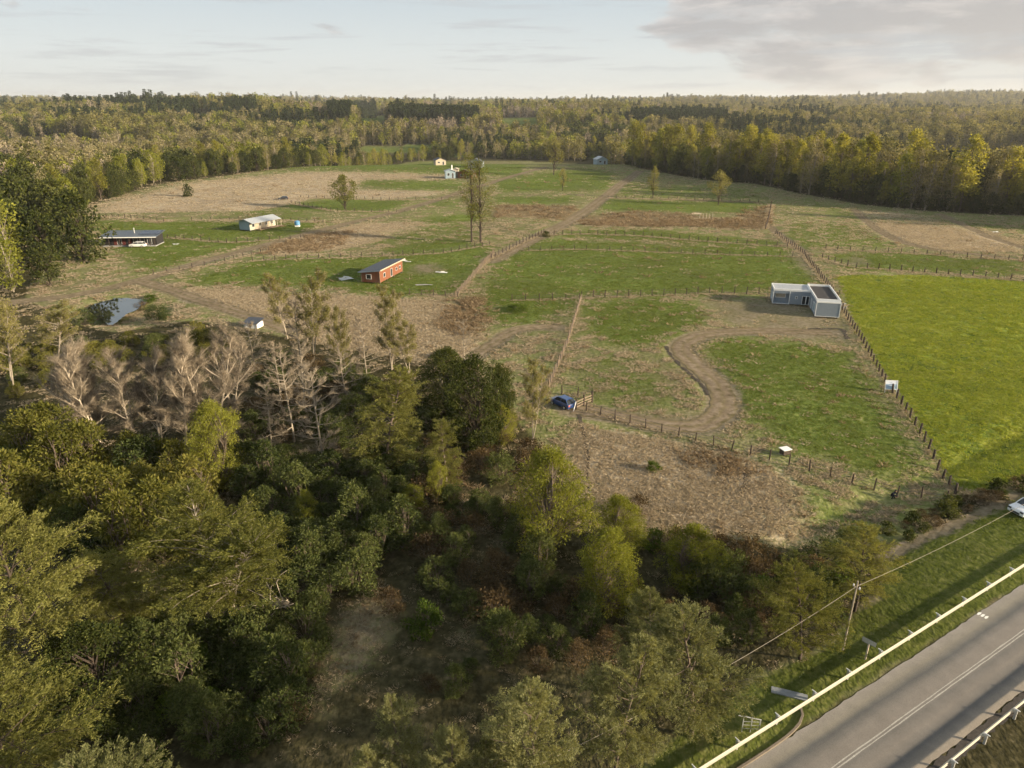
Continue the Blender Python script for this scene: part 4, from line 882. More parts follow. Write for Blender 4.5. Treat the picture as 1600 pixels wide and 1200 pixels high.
LM = [(350, 860, 'the forked evergreen'), (80, 900, 'the huge left evergreen'), (60, 1120, 'the corner evergreen'), (580, 930, 'the clearing'), (540, 1090, 'the clearing\'s lower end'), (856, 790, 'the tall willow'), (948, 890, 'the rounded willow'), (1075, 870, 'the domed willow'),
      (830, 1100, 'the leftmost roadside evergreen'), (960, 1060, 'the middle roadside evergreen'), (1080, 1020, 'the rightmost roadside evergreen'), (1250, 950, 'the golden evergreens'), (605, 660, 'the olive evergreen'), (740, 630, 'the central dark clump'), (346, 700, 'the bright willow'), (122, 620, 'the leftmost bare tree'),
      (230, 620, 'the bare row\'s middle'), (336, 610, 'the tallest bare tree'), (485, 640, 'the slender bare trees'), (180, 485, 'the pond'), (663, 970, 'the vivid green bush'), (1320, 960, 'the utility pole'), (1595, 790, 'the white verge car'), (455, 1115, 'the dark lone bush'), (484, 800, 'the thicket sapling'), (490, 480, 'the tallest budding tree'),
      (684, 750, 'the little lime tree'), (20, 540, 'the left-edge budding tree'), (1393, 775, 'the crouching person'), (700, 880, 'the thicket gap'), (205, 900, 'the shaded olive evergreen'), (165, 1050, 'the shaded dark evergreen'), (1480, 780, 'the plot fence corner'),
      (215, 373, 'the black house'), (397, 350, 'the white house'), (294, 300, 'the lone round bush'), (443, 305, 'the dark car'), (538, 300, 'the lone round tree'), (640, 255, 'the far left paddock'), (720, 268, 'the far brown house'), (690, 253, 'the far white house'), (865, 245, 'the tall yellow-green tree'), (940, 252, 'the far white shed'),
      (1020, 285, 'the thin yellowish tree'), (1122, 295, 'the heart-shaped tree'), (1190, 335, 'the russet thicket'), (1260, 320, 'the upper dry field'), (1340, 330, 'the worn vehicle track'), (1410, 330, 'the right dry field'), (1480, 335, 'the woodside track'), (1550, 340, 'the far right field'), (40, 420, 'the track\'s left end'), (130, 440, 'the track by the wood'), (60, 330, 'the left field corner')]
ORD = 'first second third fourth fifth sixth seventh eighth ninth tenth eleventh twelfth thirteenth fourteenth fifteenth sixteenth seventeenth eighteenth nineteenth twentieth'.split()
ORD += ['twenty-' + w_ for w_ in ORD[:9]] + ['thirtieth'] + ['thirty-' + w_ for w_ in ORD[:9]]
def single_out():
    cl = {}
    for o in COL.objects:
        if o.parent is None and 'group' in o and o.get('category') in ('tree', 'shrub'):
            x, y, z = o.location; z += 3.0 * o.scale[2] * (0.4 if o['category'] == 'shrub' else 1.0); dep = y * _cp - (z - CAM_H) * _sp
            px = 800 + F_PX * x / dep; py = 600 - F_PX * ((z - CAM_H) * _cp + y * _sp) / dep
            far_ = y > 170 or o.location.x < -105
            cand = [l_ for l_ in LM if (l_[1] < 480 and l_[2] != 'the pond') == far_]
            l_ = min(cand, key=lambda q: (q[0] - px) ** 2 + ((q[1] - py) * (0.6 if far_ else 1.0)) ** 2); dx, dy = px - l_[0], py - l_[1]
            rel_ = ('right of' if dx > 0 else 'left of') if abs(dx) > abs(dy) else ('below' if dy > 0 else 'above')
            cl.setdefault((o['label'], rel_, l_[2]), []).append((px, o))
    for (base, rel_, lm), lst in cl.items():
        lst.sort(key=lambda q: q[0])
        for i, (_, o) in enumerate(lst):
            rk = '' if len(lst) == 1 else ('leftmost ' if i == 0 else 'rightmost ' if i == len(lst) - 1 else ORD[i] + ' from left ')
            o['label'] = base + ', ' + rk + rel_ + ' ' + lm
def scatter(name, P, idx, scl, rot, coll):
    me = bpy.data.meshes.new(name); P = np.asarray(P, np.float32); me.vertices.add(len(P)); me.vertices.foreach_set('co', P.ravel())
    for an, ty, val in (('idx', 'INT', np.asarray(idx, np.int32)), ('scl', 'FLOAT', np.asarray(scl, np.float32)), ('rot', 'FLOAT', np.asarray(rot, np.float32))):
        a = me.attributes.new(an, ty, 'POINT'); a.data.foreach_set('value', val)
    o = link(name, me); ng = bpy.data.node_groups.new(name, 'GeometryNodeTree')
    ng.interface.new_socket('Geometry', in_out='INPUT', socket_type='NodeSocketGeometry'); ng.interface.new_socket('Geometry', in_out='OUTPUT', socket_type='NodeSocketGeometry')
    gi = ng.nodes.new('NodeGroupInput'); go = ng.nodes.new('NodeGroupOutput'); ip = ng.nodes.new('GeometryNodeInstanceOnPoints'); ci = ng.nodes.new('GeometryNodeCollectionInfo')
    ci.inputs['Collection'].default_value = coll; ci.inputs['Separate Children'].default_value = True; ci.inputs['Reset Children'].default_value = True
    def na(n, ty):
        a = ng.nodes.new('GeometryNodeInputNamedAttribute'); a.data_type = ty; a.inputs['Name'].default_value = n; return a.outputs['Attribute']
    cx = ng.nodes.new('ShaderNodeCombineXYZ'); ng.links.new(na('rot', 'FLOAT'), cx.inputs[2])
    ng.links.new(gi.outputs[0], ip.inputs['Points']); ng.links.new(ci.outputs[0], ip.inputs['Instance']); ip.inputs['Pick Instance'].default_value = True
    ng.links.new(na('idx', 'INT'), ip.inputs['Instance Index']); ng.links.new(cx.outputs[0], ip.inputs['Rotation']); ng.links.new(na('scl', 'FLOAT'), ip.inputs['Scale']); ng.links.new(ip.outputs[0], go.inputs[0])
    md = o.modifiers.new('scatter', 'NODES'); md.node_group = ng; return o
def joined(name, a, b):
    """trunk + crown of a distant tree as one two-material mesh, kept outside the scene as scatter source"""
    me = bpy.data.meshes.new(name); vs = []; fs = []; mi = []; ti = []; n = 0
    for k, m_ in enumerate((a, b)):
        co = np.empty(len(m_.vertices) * 3, np.float32); m_.vertices.foreach_get('co', co); co = co.reshape(-1, 3)
        fi = np.empty(len(m_.loops), np.int32); m_.loops.foreach_get('vertex_index', fi); fi = fi.reshape(-1, 4)
        vs.append(co); fs.append(fi + n); mi.append(np.full(len(fi), k, np.int32)); n += len(co)
        tt = np.full(len(co), 0.5, np.float32)
        if 'tint' in m_.attributes: m_.attributes['tint'].data.foreach_get('value', tt)
        ti.append(tt)
    me = mesh_np(name, np.concatenate(vs), np.concatenate(fs), a.materials[0], {'tint': np.concatenate(ti)}); me.materials.append(b.materials[0])
    me.polygons.foreach_set('material_index', np.concatenate(mi)); return me
# distant kinds
def conifer(kind, h=22, w=2.6):
    W = Wood(); W.tube(bend((0, 0, -0.5), (0, 0, 1), h, 4, 0, 0.01), 0.22, 0.03, 4); P = []; D = []
    for i in range(300):
        t = rng.uniform(0.12, 1) ** 0.9; a = rng.uniform(0, 6.28); r_ = w * (1.05 - t) ** 0.75 * rng.uniform(0.25, 1)
        P.append((r_ * math.cos(a) * .6, r_ * math.sin(a) * .6, t * h)); D.append((math.cos(a), math.sin(a), 0.2))
    proto(kind, W, *leaves(np.array(P), np.array(D), 1.7, 0.85, 0.3, 0.8), 'conifer', 'darkbark')
for k in range(2): conifer('conifer')
for k in range(2): clump_tree('far_deciduous', 16, 3.6, 0.16, 42, 8, 'farleaf', 'greybark', 1.35, 0.85, 1.5, 1, limb_r=0.008, hollow=0.15)
for k in range(2): clump_tree('far_pale', 15, 3.2, 0.14, 40, 6, 'paleleaf', 'greybark', 1.2, 0.7, 1.5, 1, limb_r=0.008, hollow=0.15)
for k in range(2): clump_tree('far_green', 15, 3.6, 0.10, 42, 7, 'spring', 'greybark', 1.4, 0.9, 1.5, 1, limb_r=0.008, hollow=0.15)
for k in range(2): clump_tree('far_evergreen', 12, 4.4, 0.04, 46, 8, 'evergreen', 'darkbark', 1.4, 0.9, 1.4, 1, limb_r=0.008)
clump_tree('far_russet', 13, 3.6, 0.1, 40, 6, 'twig', 'greybark', 1.1, 0.6, 1.5, 1, limb_r=0.008, hollow=0.15)
FC = bpy.data.collections.new('distant_tree_kinds'); fi_ = {}
for kn in ('far_deciduous', 'far_pale', 'far_green', 'far_evergreen', 'conifer', 'far_russet'):
    for j, (a, b) in enumerate(PROTO[kn]):
        n_ = 'distant_tree_%s' % 'abcdefghijklmnop'[len(FC.objects)]
        fi_.setdefault(kn, []).append(len(FC.objects)); FC.objects.link(bpy.data.objects.new(n_, joined(n_, a, b)))
PLANT_BLOCKS = [wpoly(p) for p in ([(-40, 176), (310, 176), (312, 186), (-40, 188)], [(352, 176), (402, 176), (402, 186), (352, 186)], [(538, 178), (588, 178), (588, 184), (538, 184)], [(608, 188), (740, 188), (748, 204), (610, 200)], [(985, 190), (1130, 190), (1135, 208), (985, 204)], [(515, 180), (550, 180), (550, 200), (515, 200)])]
def vnoise(x, y, s, ph): return 0.5 + 0.25 * (sn(x, y, s, ph) + sn(x + 31, y - 17, s * 0.41, ph * 1.7 + 1))
def far_points():
    out = []
    for d0, d1, area, mult in ((270, 470, 36, 0.85), (470, 800, 40, 0.92), (800, 1300, 46, 1.05), (1300, 2300, 95, 1.3), (2300, 5200, 330, 1.8)):
        n_ = int(0.5 * 1.5 * (d1 ** 2 - d0 ** 2) / area); d = np.sqrt(rng.uniform(d0 ** 2, d1 ** 2, n_)); a = rng.uniform(-0.75, 0.75, n_)
        x = d * np.sin(a); y = d * np.cos(a); keep = ~inside(FIELD, x, y) & (seg_dist(FO, x, y) > 22) & (d > 270) & ((y > 255) | (np.abs(x) > 190))
        for m_ in MEADOW: keep &= ~inside(m_, x, y)
        # low open land lies in front of the meadows
        u_, dep = x, y * _cp + (CAM_H - terrain(x, y)) * _sp; ppx = 800 + F_PX * x / dep
        zt = terrain(x, y) + 14; ptop = 600 - F_PX * ((zt - CAM_H) * _cp + y * _sp) / (y * _cp - (zt - CAM_H) * _sp); pbase = 600 - F_PX * ((zt - 14 - CAM_H) * _cp + y * _sp) / (y * _cp - (zt - 14 - CAM_H) * _sp)
        for x0_, x1_, y0_, y1_ in ((562, 676, 229, 237), (782, 842, 185, 197), (562, 604, 182, 191), (908, 948, 234, 245), (300, 332, 174, 181), (692, 742, 240, 246), (1450, 1600, 238, 243)):
            keep &= ~((ppx > x0_) & (ppx < x1_) & (ptop < y1_) & (pbase > y0_ + 2))
        keep &= ~((vnoise(x, y, 150, 4.4) > 0.80))
        x, y, d = x[keep], y[keep], d[keep]; z = terrain(x, y)
        f1 = vnoise(x, y, 62, 0.7) + rng.normal(0, 0.09, len(x)); f2 = vnoise(x, y, 115, 2.9) + rng.normal(0, 0.07, len(x))
        kind = np.where(f1 < 0.37, 3, np.where(f1 < 0.49, 1, np.where(f1 < 0.64, 2, 0))); kind = np.where((f2 > 0.74), 5, kind); kind = np.where((f2 < 0.27), 4, kind)
        kind = np.where((kind == 2) & (x > 0.18 * y), 0, kind); kind = np.where((kind != 4) & (x < 0.0 * y) & (d > 520) & (d < 900) & (rng.uniform(0, 1, len(x)) < 0.45), 1, kind)
        for pb in PLANT_BLOCKS: kind = np.where(inside(pb, x, y), 4, kind)
        names = ['far_deciduous', 'far_pale', 'far_green', 'far_evergreen', 'conifer', 'far_russet']
        ix = np.array([fi_[names[k]][rng.integers(len(fi_[names[k]]))] for k in kind])
        s = mult * rng.uniform(0.45, 1.3, len(x)) * (0.75 + 0.5 * vnoise(x, y, 48, 5.5)) * np.where(kind == 4, 0.85, 1.0)
        out.append((np.stack([x, y, z - 0.3], 1), ix, s))
    for pb in PLANT_BLOCKS:      # plantations stand denser
        lo, hi_ = pb.min(0), pb.max(0); n_ = int(np.prod(hi_ - lo) / 22); q = rng.uniform(lo, hi_, (n_, 2)); q = q[inside(pb, q[:, 0], q[:, 1])]
        out.append((np.stack([q[:, 0], q[:, 1], terrain(q[:, 0], q[:, 1]) - 0.3], 1), np.array([fi_['conifer'][i % 2] for i in range(len(q))], int), rng.uniform(0.6, 1.1, len(q))))
    return [np.concatenate([o_[k] for o_ in out]) for k in range(3)]
fp, fx, fs_ = far_points()
tag(scatter('far_forest', fp, fx, fs_, rng.uniform(0, 6.28, len(fp)), FC), 'mixed forest covering the low hills out to the horizon', 'forest', None, 'stuff')
print('far trees', len(fp))

# ------------------------------------------------------------------ fences
PM = MB(); PM.tube([(0, 0, -0.3), (0, 0, 0.6), (0.01, 0, 1.36)], [0.082, 0.078, 0.07], 6); POST = PM.data('post', M['wood'])
PM2 = MB(); PM2.tube([(0, 0, -0.3), (0, 0, 0.6), (0.01, 0, 1.36)], [0.082, 0.078, 0.07], 6); POST_L = PM2.data('post', M['newwood'])
FENCE_LINES = []
def fence(pts, spacing, label, hs=1.0, thick=1.0, light=False, wires=3, name='wire_fence'):
    far_ = at(*pts[0]).y; thick *= 1.0 if far_ < 110 else (1.35 if far_ < 180 else 1.6)
    ln = resample(np.array([at(*p)[:2] for p in pts]), spacing); FENCE_LINES.append(ln)
    z = terrain(ln[:, 0], ln[:, 1]); root = empty(name, (ln[0, 0], ln[0, 1], z[0])); o3 = np.array(root.location)
    tops = []
    for (x, y), zz in zip(ln, z):
        q = bpy.data.objects.new('post', POST_L if light else POST); COL.objects.link(q); q.parent = root
        q.location = (x - o3[0], y - o3[1], zz - o3[2]); q.rotation_euler = (rng.normal(0, .04), rng.normal(0, .04), rng.uniform(0, 6.28)); s_ = hs * rng.uniform(0.88, 1.1); q.scale = (thick, thick, s_)
        tops.append((x - o3[0], y - o3[1], zz - o3[2]))
    mb = MB()
    for a_, b_ in zip(tops[:-1], tops[1:]):
        for k in range(wires):
            h_ = hs * (0.35 + 0.8 * k / max(1, wires - 1)); mb.bar((a_[0], a_[1], a_[2] + h_), (b_[0], b_[1], b_[2] + h_), 0.026)
    mb.build('wire', M['wire'], root)
    tag(root, label, 'fence'); return root
fence([(1212, 366), (1255, 397), (1300, 456), (1345, 531), (1386, 602), (1440, 682), (1492, 772)], 2.3, 'long wire fence on dark posts between the grey house plot and the bright pasture', 1.0, 1.15)
fence([(908, 466), (1000, 463), (1100, 459), (1205, 460)], 2.6, 'wire fence along the top of the grey house plot', 1.2)
fence([(1310, 462), (1250, 459), (1206, 460)], 2.6, 'short wire fence behind the grey house')
fence([(908, 468), (886, 540), (858, 605)], 2.0, 'sunlit fence of close wooden posts on the left side of the plot', 1.0, 1.2, True, 4)
fence([(916, 642), (960, 655), (1030, 675), (1130, 700), (1230, 727), (1340, 757), (1478, 784)], 2.25, 'wire fence along the bottom of the plot in front of the dry field', 1.0, 1.1)
fence([(800, 470), (905, 466)], 2.6, 'short wire fence joining the plot corner on the left')
fence([(852, 368), (920, 366), (1000, 369), (1110, 378), (1230, 386)], 2.8, 'wire fence along the upper side of the middle field', 1.1)
fence([(826, 392), (900, 390), (1060, 396), (1258, 402)], 3.2, 'thin wire fence across the middle field', 1.0, 0.8)
fence([(1285, 404), (1330, 418), (1400, 423), (1500, 430), (1620, 441)], 2.6, 'wire fence along the top of the bright pasture', 1.15, 1.1)
fence([(1290, 389), (1420, 396), (1620, 408)], 3.2, 'far thin fence above the green strip on the right', 1.0, 0.9)
fence([(768, 404), (800, 388), (850, 364)], 2.6, 'fence along the straight track beside the middle field', 1.1)
fence([(712, 464), (735, 438), (772, 396)], 1.6, 'pale fence running up from the russet grass to the track', 1.0, 1.2, True, 4)
fence([(395, 408), (560, 402), (690, 396), (765, 383)], 2.8, 'thin fence behind the yard of the red house', 1.0, 0.9)
fence([(640, 460), (715, 464)], 2.6, 'short fence below the red house yard')
fence([(118, 336), (180, 340), (256, 347)], 3.0, 'fence at the back of the lawn beside the black house', 1.1)
fence([(262, 372), (360, 380), (470, 372)], 3.0, 'fence across the lawn between the two left houses', 1.0)
fence([(300, 344), (420, 343), (505, 348)], 3.2, 'low fence behind the white house', 0.9)
fence([(455, 318), (520, 330), (620, 332)], 3.2, 'fence beside the lone round tree', 1.0)
fence([(470, 309), (600, 313), (690, 312)], 3.6, 'far fence left of the two tall trees', 1.0)
fence([(950, 310), (1060, 312), (1185, 317)], 3.6, 'far fence behind the heart-shaped tree', 1.0)
fence([(1205, 320), (1200, 345), (1196, 358)], 2.6, 'short dark fence beside the russet thicket', 1.1, 1.3)
fence([(240, 428), (330, 414), (420, 392)], 3.0, 'fence along the lower side of the main track', 0.9)
# wooden gate and pen beside the blue car
g0 = at(900, 640); root = empty('wooden_gate', g0)
def rel(p, z): return (p.x - g0.x, p.y - g0.y, p.z - g0.z + z)
pp = [at(900, 640), at(912, 634), at(925, 629)]
for p in pp:
    mb = MB(); mb.tube([rel(p, -0.3), rel(p, 1.7)], [0.14, 0.12], 7); mb.build('post', M['wood'], root)
for a_, b_ in zip(pp[:-1], pp[1:]):
    for z_ in (0.35, 0.75, 1.15): mb = MB(); mb.bar(rel(a_, z_), rel(b_, z_), 0.06, 0.14); mb.build('board', M['newwood'], root)
mb = MB(); mb.bar(rel(at(896, 643), 0.1), rel(pp[0], 1.4), 0.08, 0.12); mb.build('brace', M['white'], root)
tag(root, 'wooden plank gate with dark posts right of the blue car', 'gate')
fence([(878, 616), (893, 619), (912, 621), (925, 626)], 2.4, 'short dark fence behind the blue car', 1.1, 1.2)
# pale stakes and a timber stack
r5 = at(1093, 343); root = empty('stake_row', r5)
for j, px in enumerate((1093, 1098, 1103, 1108, 1113)):
    p = at(px, 343); mb = MB(); mb.tube([(p.x - r5.x, p.y - r5.y, -0.2), (p.x - r5.x, p.y - r5.y, 2.1)], 0.09, 6); mb.build('stake', M['palebark'], root)
tag(root, 'row of five pale upright stakes in the russet grass', 'stakes')
p = at(1088, 335); mb = MB()
for j in range(5): mb.tube([(-1.9, 0.25 * j - .5, 0.2 + 0.12 * (j % 2)), (1.9, 0.25 * j - .5 + rng.normal(0, .1), 0.2 + 0.12 * (j % 2))], 0.13, 6)
tag(mb.build('log_pile', M['palebark'], None, False, p), 'low pile of pale poles beside the upright stakes', 'logs')

# ------------------------------------------------------------------ houses
M['greywall'] = simple('grey_blue_siding', (0.225, 0.265, 0.305), 0.65, 0.06, 3)
M['darkroof'] = simple('dark_felt_roof', (0.045, 0.042, 0.042), 0.8, 0.15, 2)
M['bluewall'] = simple('light_blue_boards', (0.25, 0.33, 0.38), 0.6, 0.06, 3)
M['metalroof'] = simple('pale_metal_roof', (0.38, 0.40, 0.42), 0.45, 0.08, 1.5, 0.2)
M['redwall'] = simple('red_brown_boards', (0.19, 0.075, 0.040), 0.7, 0.18, 3)
M['slateroof'] = simple('slate_grey_roof', (0.055, 0.062, 0.078), 0.6, 0.15, 2)
M['blackwall'] = simple('charred_black_boards', (0.022, 0.020, 0.020), 0.75, 0.3, 3)
M['redpanel'] = simple('dark_red_panel', (0.10, 0.025, 0.022), 0.6, 0.1, 3)
M['blueroof'] = simple('blue_grey_metal_roof', (0.085, 0.10, 0.12), 0.5, 0.1, 2, 0.1)
M['solar'] = simple('solar_glass', (0.010, 0.013, 0.026), 0.15, 0.1, 1, 0, 0, 0.6)
M['cream'] = simple('cream_boards', (0.42, 0.36, 0.27), 0.7, 0.1, 2)
M['brownroof'] = simple('brown_roof', (0.085, 0.065, 0.055), 0.75, 0.2, 2)
M['plinth'] = simple('house_stilts', (0.10, 0.085, 0.07), 0.85, 0.2, 3)
def window(root, x0, x1, z0, z1, y, ny=-1, axis='x', panes=1, name='window', glass='glass', fr=0.07):
    """framed window set on a wall: frame proud, glass recessed; axis x: wall along x at y; axis y: wall along y at x=y"""
    def bx(mb, a0, a1, d0, d1, c0, c1):
        d0, d1 = sorted((y + ny * d0, y + ny * d1))
        return mb.box(a0, a1, d0, d1, c0, c1) if axis == 'x' else mb.box(d0, d1, a0, a1, c0, c1)
    mb = MB(); bx(mb, x0 - fr, x1 + fr, 0.002, 0.06, z1, z1 + fr); bx(mb, x0 - fr, x1 + fr, 0.002, 0.06, z0 - fr, z0); bx(mb, x0 - fr, x0, 0.002, 0.06, z0, z1); bx(mb, x1, x1 + fr, 0.002, 0.06, z0, z1)
    f = mb.build(name, M['white'], root)
    for i in range(panes):
        a0 = x0 + (x1 - x0) * i / panes; a1 = x0 + (x1 - x0) * (i + 1) / panes
        mb = MB(); bx(mb, a0 + 0.02, a1 - 0.02, 0.003, 0.025, z0, z1); q = mb.build('pane', M[glass], f)
    return f
# grey flat-roofed house
hp = at(1263, 479); G = empty('grey_house', hp, R(-13.3))
def part(nm, mat, fn, root, bev=0):
    mb = MB(); fn(mb); return mb.build(nm, M[mat], root, bevel=bev)
part('stilts', 'plinth', lambda m: [m.box(x, x + 0.25, y, y + 0.25, -0.5, 0.35) for x in (-6.8, -4.5, -2.2, 0.2, 2.2, 4.0) for y in ((0.3, 2.5, 4.6) if x < 0 else (-8.0, -4, -1, 2, 4.6))], G)
part('left_wing_wall', 'greywall', lambda m: [m.box(-3.9, 0, 0, 5, 0.3, 3.1), m.box(-7.2, -3.9, 0.9, 5, 0.3, 3.1), m.box(-7.2, -3.9, 0.0, 0.898, 2.5, 3.1), m.box(-7.2, -7.05, 0, 0.898, 0.3, 2.5), m.box(-7.05, -3.9, 0.0, 0.898, 0.3, 0.45)], G)
part('right_wing_wall', 'greywall', lambda m: m.box(0.003, 4.5, -8.2, 5.2, 0.3, 3.15), G)
part('left_roof', 'metalroof', lambda m: m.add([(-7.1, 0.1, 3.11), (-0.1, 0.1, 3.11), (-0.1, 4.9, 3.32), (-7.1, 4.9, 3.32)], [(0, 1, 2, 3)]), G)
part('right_roof', 'darkroof', lambda m: m.box(0.2, 4.3, -7.2, 5.0, 3.152, 3.22), G)
def rim(m, x0, x1, y0, y1, z0, z1, w=0.14):
    m.box(x0 - 0.03, x1 + 0.03, y0 - 0.03, y0 + w, z0, z1); m.box(x0 - 0.03, x1 + 0.03, y1 - w, y1 + 0.03, z0, z1); m.box(x0 - 0.03, x0 + w, y0 + w, y1 - w, z0, z1); m.box(x1 - w, x1 + 0.03, y0 + w, y1 - w, z0, z1)
part('left_parapet', 'white', lambda m: rim(m, -7.2, -0.05, 0, 5, 3.02, 3.45), G)
part('right_parapet', 'white', lambda m: (rim(m, 0.05, 4.5, -7.4, 5.2, 3.10, 3.62), m.box(0.0, 4.53, -8.23, -8.06, 3.02, 3.30)), G)
part('corner_trim', 'white', lambda m: [m.box(x - 0.05, x + 0.07, y - 0.035, y + 0.07, 0.28, 3.0) for x, y in ((-7.2, 0), (-3.95, 0), (0.03, -8.2), (4.45, -8.2))], G)
part('base_trim', 'white', lambda m: (m.box(0.0, 4.53, -8.24, -8.2, 0.27, 0.36), m.box(-7.23, -3.85, -0.04, 0, 0.27, 0.36)), G)
window(G, -6.6, -4.7, 1.45, 2.2, 0.9, -1, 'x', 3, 'window', 'cream'); window(G, -2.75, -2.45, 1.55, 1.95, 0, -1)
window(G, -1.4, -0.75, 0.4, 2.1, 0, -1, 'x', 1, 'glass_door'); window(G, -0.62, -0.1, 0.4, 2.1, 0, -1, 'x', 1, 'glass_door')
window(G, -3.0, -2.2, 0.5, 2.3, 0.0, -1, 'y', 1, 'door', 'bluewall'); window(G, -7.2, -5.0, 0.9, 2.4, 0.0, -1, 'y', 2, 'window', 'bluewall')
window(G, 1.4, 2.8, 1.0, 2.2, -7.2, -1, 'y', 2, 'window', 'bluewall')
tag(G, 'L-shaped grey-blue flat-roofed house with white trim on stilts', 'house')
# rubble beside it
mb = MB(); p = at(1310, 478)
for i in range(26):
    c = (rng.normal(0, 0.9), rng.normal(0, 0.9)); s_ = rng.uniform(0.1, 0.35); mb.box(c[0] - s_, c[0] + s_, c[1] - s_ * 0.6, c[1] + s_ * 0.6, -0.05, s_ * 0.9)
tag(mb.build('rubble_heap', M['concrete'], None, False, p), 'heap of grey rubble between the grey house and the fence', 'rubble')
# red house
hp = at(594, 444); B = empty('red_house', hp, R(-15.5))
part('wall', 'redwall', lambda m: m.box(-4.7, 0, 0, 13, 0.3, 2.75), B)
part('stilts', 'plinth', lambda m: [m.box(x, x + 0.25, y, y + 0.25, -0.4, 0.32) for x in (-4.6, -2.4, -0.35) for y in (0.2, 4, 8, 12.5)], B)
part('roof', 'slateroof', lambda m: m.prism([(-5.2, 2.62), (0.55, 3.3), (0.55, 3.42), (-5.2, 2.74)], -0.6, 13.6), B)
part('fascia', 'cream', lambda m: (m.box(0.552, 0.62, -0.6, 13.6, 3.16, 3.44),), B)
part('gable_trim', 'greywall', lambda m: m.prism([(-5.2, 2.50), (0.55, 3.18), (0.55, 3.44), (-5.2, 2.76)], -0.68, -0.602), B)
part('corner_trim', 'newwood', lambda m: [m.box(x - 0.06, x + 0.07, y - 0.035, y + 0.08, 0.3, 2.74) for x, y in ((-4.67, 0), (-0.03, 0), (-0.03, 12.95))], B)
part('upper_wall', 'redwall', lambda m: m.prism([(-4.7, 2.751), (0, 2.751), (0, 3.21), (-4.7, 2.68)], 0.001, 12.999), B)
for y0, y1, z0, z1 in ((6.0, 6.9, 0.5, 2.3), (2.0, 3.0, 1.2, 2.1), (9.0, 9.8, 1.3, 2.0), (11.0, 11.8, 1.3, 2.0)): window(B, y0, y1, z0, z1, 0, 1, 'y', 1, 'window', 'glass', 0.05)
window(B, -3.4, -2.2, 1.1, 2.1, 0, -1, 'x', 2, 'window', 'glass', 0.06)
tag(B, 'red-brown timber house with dark sloping roof in the middle fields', 'house')
def debris(px, py, n, sp, mat, label, name='board_stack'):
    p = at(px, py); mb = MB()
    for i in range(n):
        a = rng.normal(0.2, 0.5); c = np.array((rng.normal(0, sp), rng.normal(0, sp * 0.7), 0.12 + 0.05 * i)); d = np.array((math.cos(a), math.sin(a), rng.normal(0, .05))) * rng.uniform(0.7, 1.7); mb.bar(c - d, c + d, 0.35, 0.06)
    tag(mb.build(name, M[mat], None, False, p), label, 'boards')
debris(540, 437, 8, 0.8, 'white', 'pale boards stacked on the grass left of the red house'); debris(627, 410, 8, 1.0, 'white', 'white sheets heaped behind the red house')
debris(690, 426, 4, 0.6, 'white', 'white boards on the bare earth right of the red house'); debris(664, 446, 4, 0.6, 'concrete', 'grey boards lying in the grass below the red house')
debris(1556, 363, 3, 0.5, 'white', 'white scraps in the dry grass on the far right')
# white house with porch
hp = at(391, 362); Wh = empty('white_house', hp, R(-27))
part('wall', 'bluewall', lambda m: m.box(-4.6, 0, 0, 11.5, 0.4, 2.9), Wh)
part('gable', 'bluewall', lambda m: m.prism([(-4.6, 2.901), (0, 2.901), (0, 3.0), (-1.6, 3.75), (-4.6, 3.05)], 0.001, 11.499), Wh)
part('roof', 'metalroof', lambda m: (m.prism([(-5.3, 2.98), (-1.6, 3.86), (-1.6, 3.98), (-5.3, 3.1)], -0.7, 12.3), m.prism([(-1.598, 3.86), (2.0, 2.72), (2.0, 2.84), (-1.598, 3.98)], -0.7, 12.3)), Wh)
part('porch_deck', 'newwood', lambda m: m.box(0.003, 2.1, 2.5, 13.2, 0.25, 0.42), Wh)
for y in (2.6, 5.2, 7.8, 10.4, 12.1): part('porch_post', 'cream', lambda m: m.box(1.85, 1.97, y, y + 0.12, 0.42, 2.74), Wh)
part('stilts', 'plinth', lambda m: [m.box(x, x + 0.25, y, y + 0.25, -0.4, 0.4) for x in (-4.5, -2.3, -0.3) for y in (0.2, 4, 8, 11)], Wh)
part('front_cladding', 'cream', lambda m: m.box(0.001, 0.04, 0.1, 11.4, 0.45, 2.85), Wh)
for y0 in (1.0, 4.0, 6.6, 9.2): window(Wh, y0, y0 + 1.1, 1.3, 2.3, 0.04, 1, 'y', 2)
tag(Wh, 'white house with pale metal roof and timber porch on the left lawn', 'house')
# black house with solar panels
hp = at(243, 385); K = empty('black_house', hp, R(4))
part('wall', 'blackwall', lambda m: m.box(-15, 0, 1.4, 6.5, 0.2, 2.75), K)
part('floor_slab', 'concrete', lambda m: m.box(-15, 0.1, 0, 6.6, -0.2, 0.2), K)
kr = part('roof', 'blueroof', lambda m: m.prism([(-15.6, 0), (0.8, 0), (0.8, 0.12), (-15.6, 0.12)], 0, 1), K)
kr.data.transform(Matrix(((1, 0, 0, 0), (0, 7.6, 0, -0.5), (0, 0.75, 1, 2.75), (0, 0, 0, 1))))
part('fascia', 'white', lambda m: (m.box(-15.6, 0.8, -0.56, -0.502, 2.66, 2.90),), K)
for i in range(5):
    kr = part('solar_panel', 'solar', lambda m: m.box(-5.2 + i * 1.15, -4.2 + i * 1.15, 2.2, 6.4, 0.02, 0.07), K); kr.data.transform(Matrix(((1, 0, 0, 0), (0, 1, 0, 0), (0, 0.0987, 1, 2.95), (0, 0, 0, 1))))
for x in (-13, -10, -7.2, -4.2, -1.4, -0.1): part('porch_post', 'wood', lambda m: m.box(x - 0.07, x + 0.07, 0.05, 0.19, 0.2, 2.76), K)
part('red_panel', 'redpanel', lambda m: [m.box(x, x + 0.9, 1.33, 1.398, 0.25, 2.6) for x in (-9.8, -8.0, -12.2)], K)
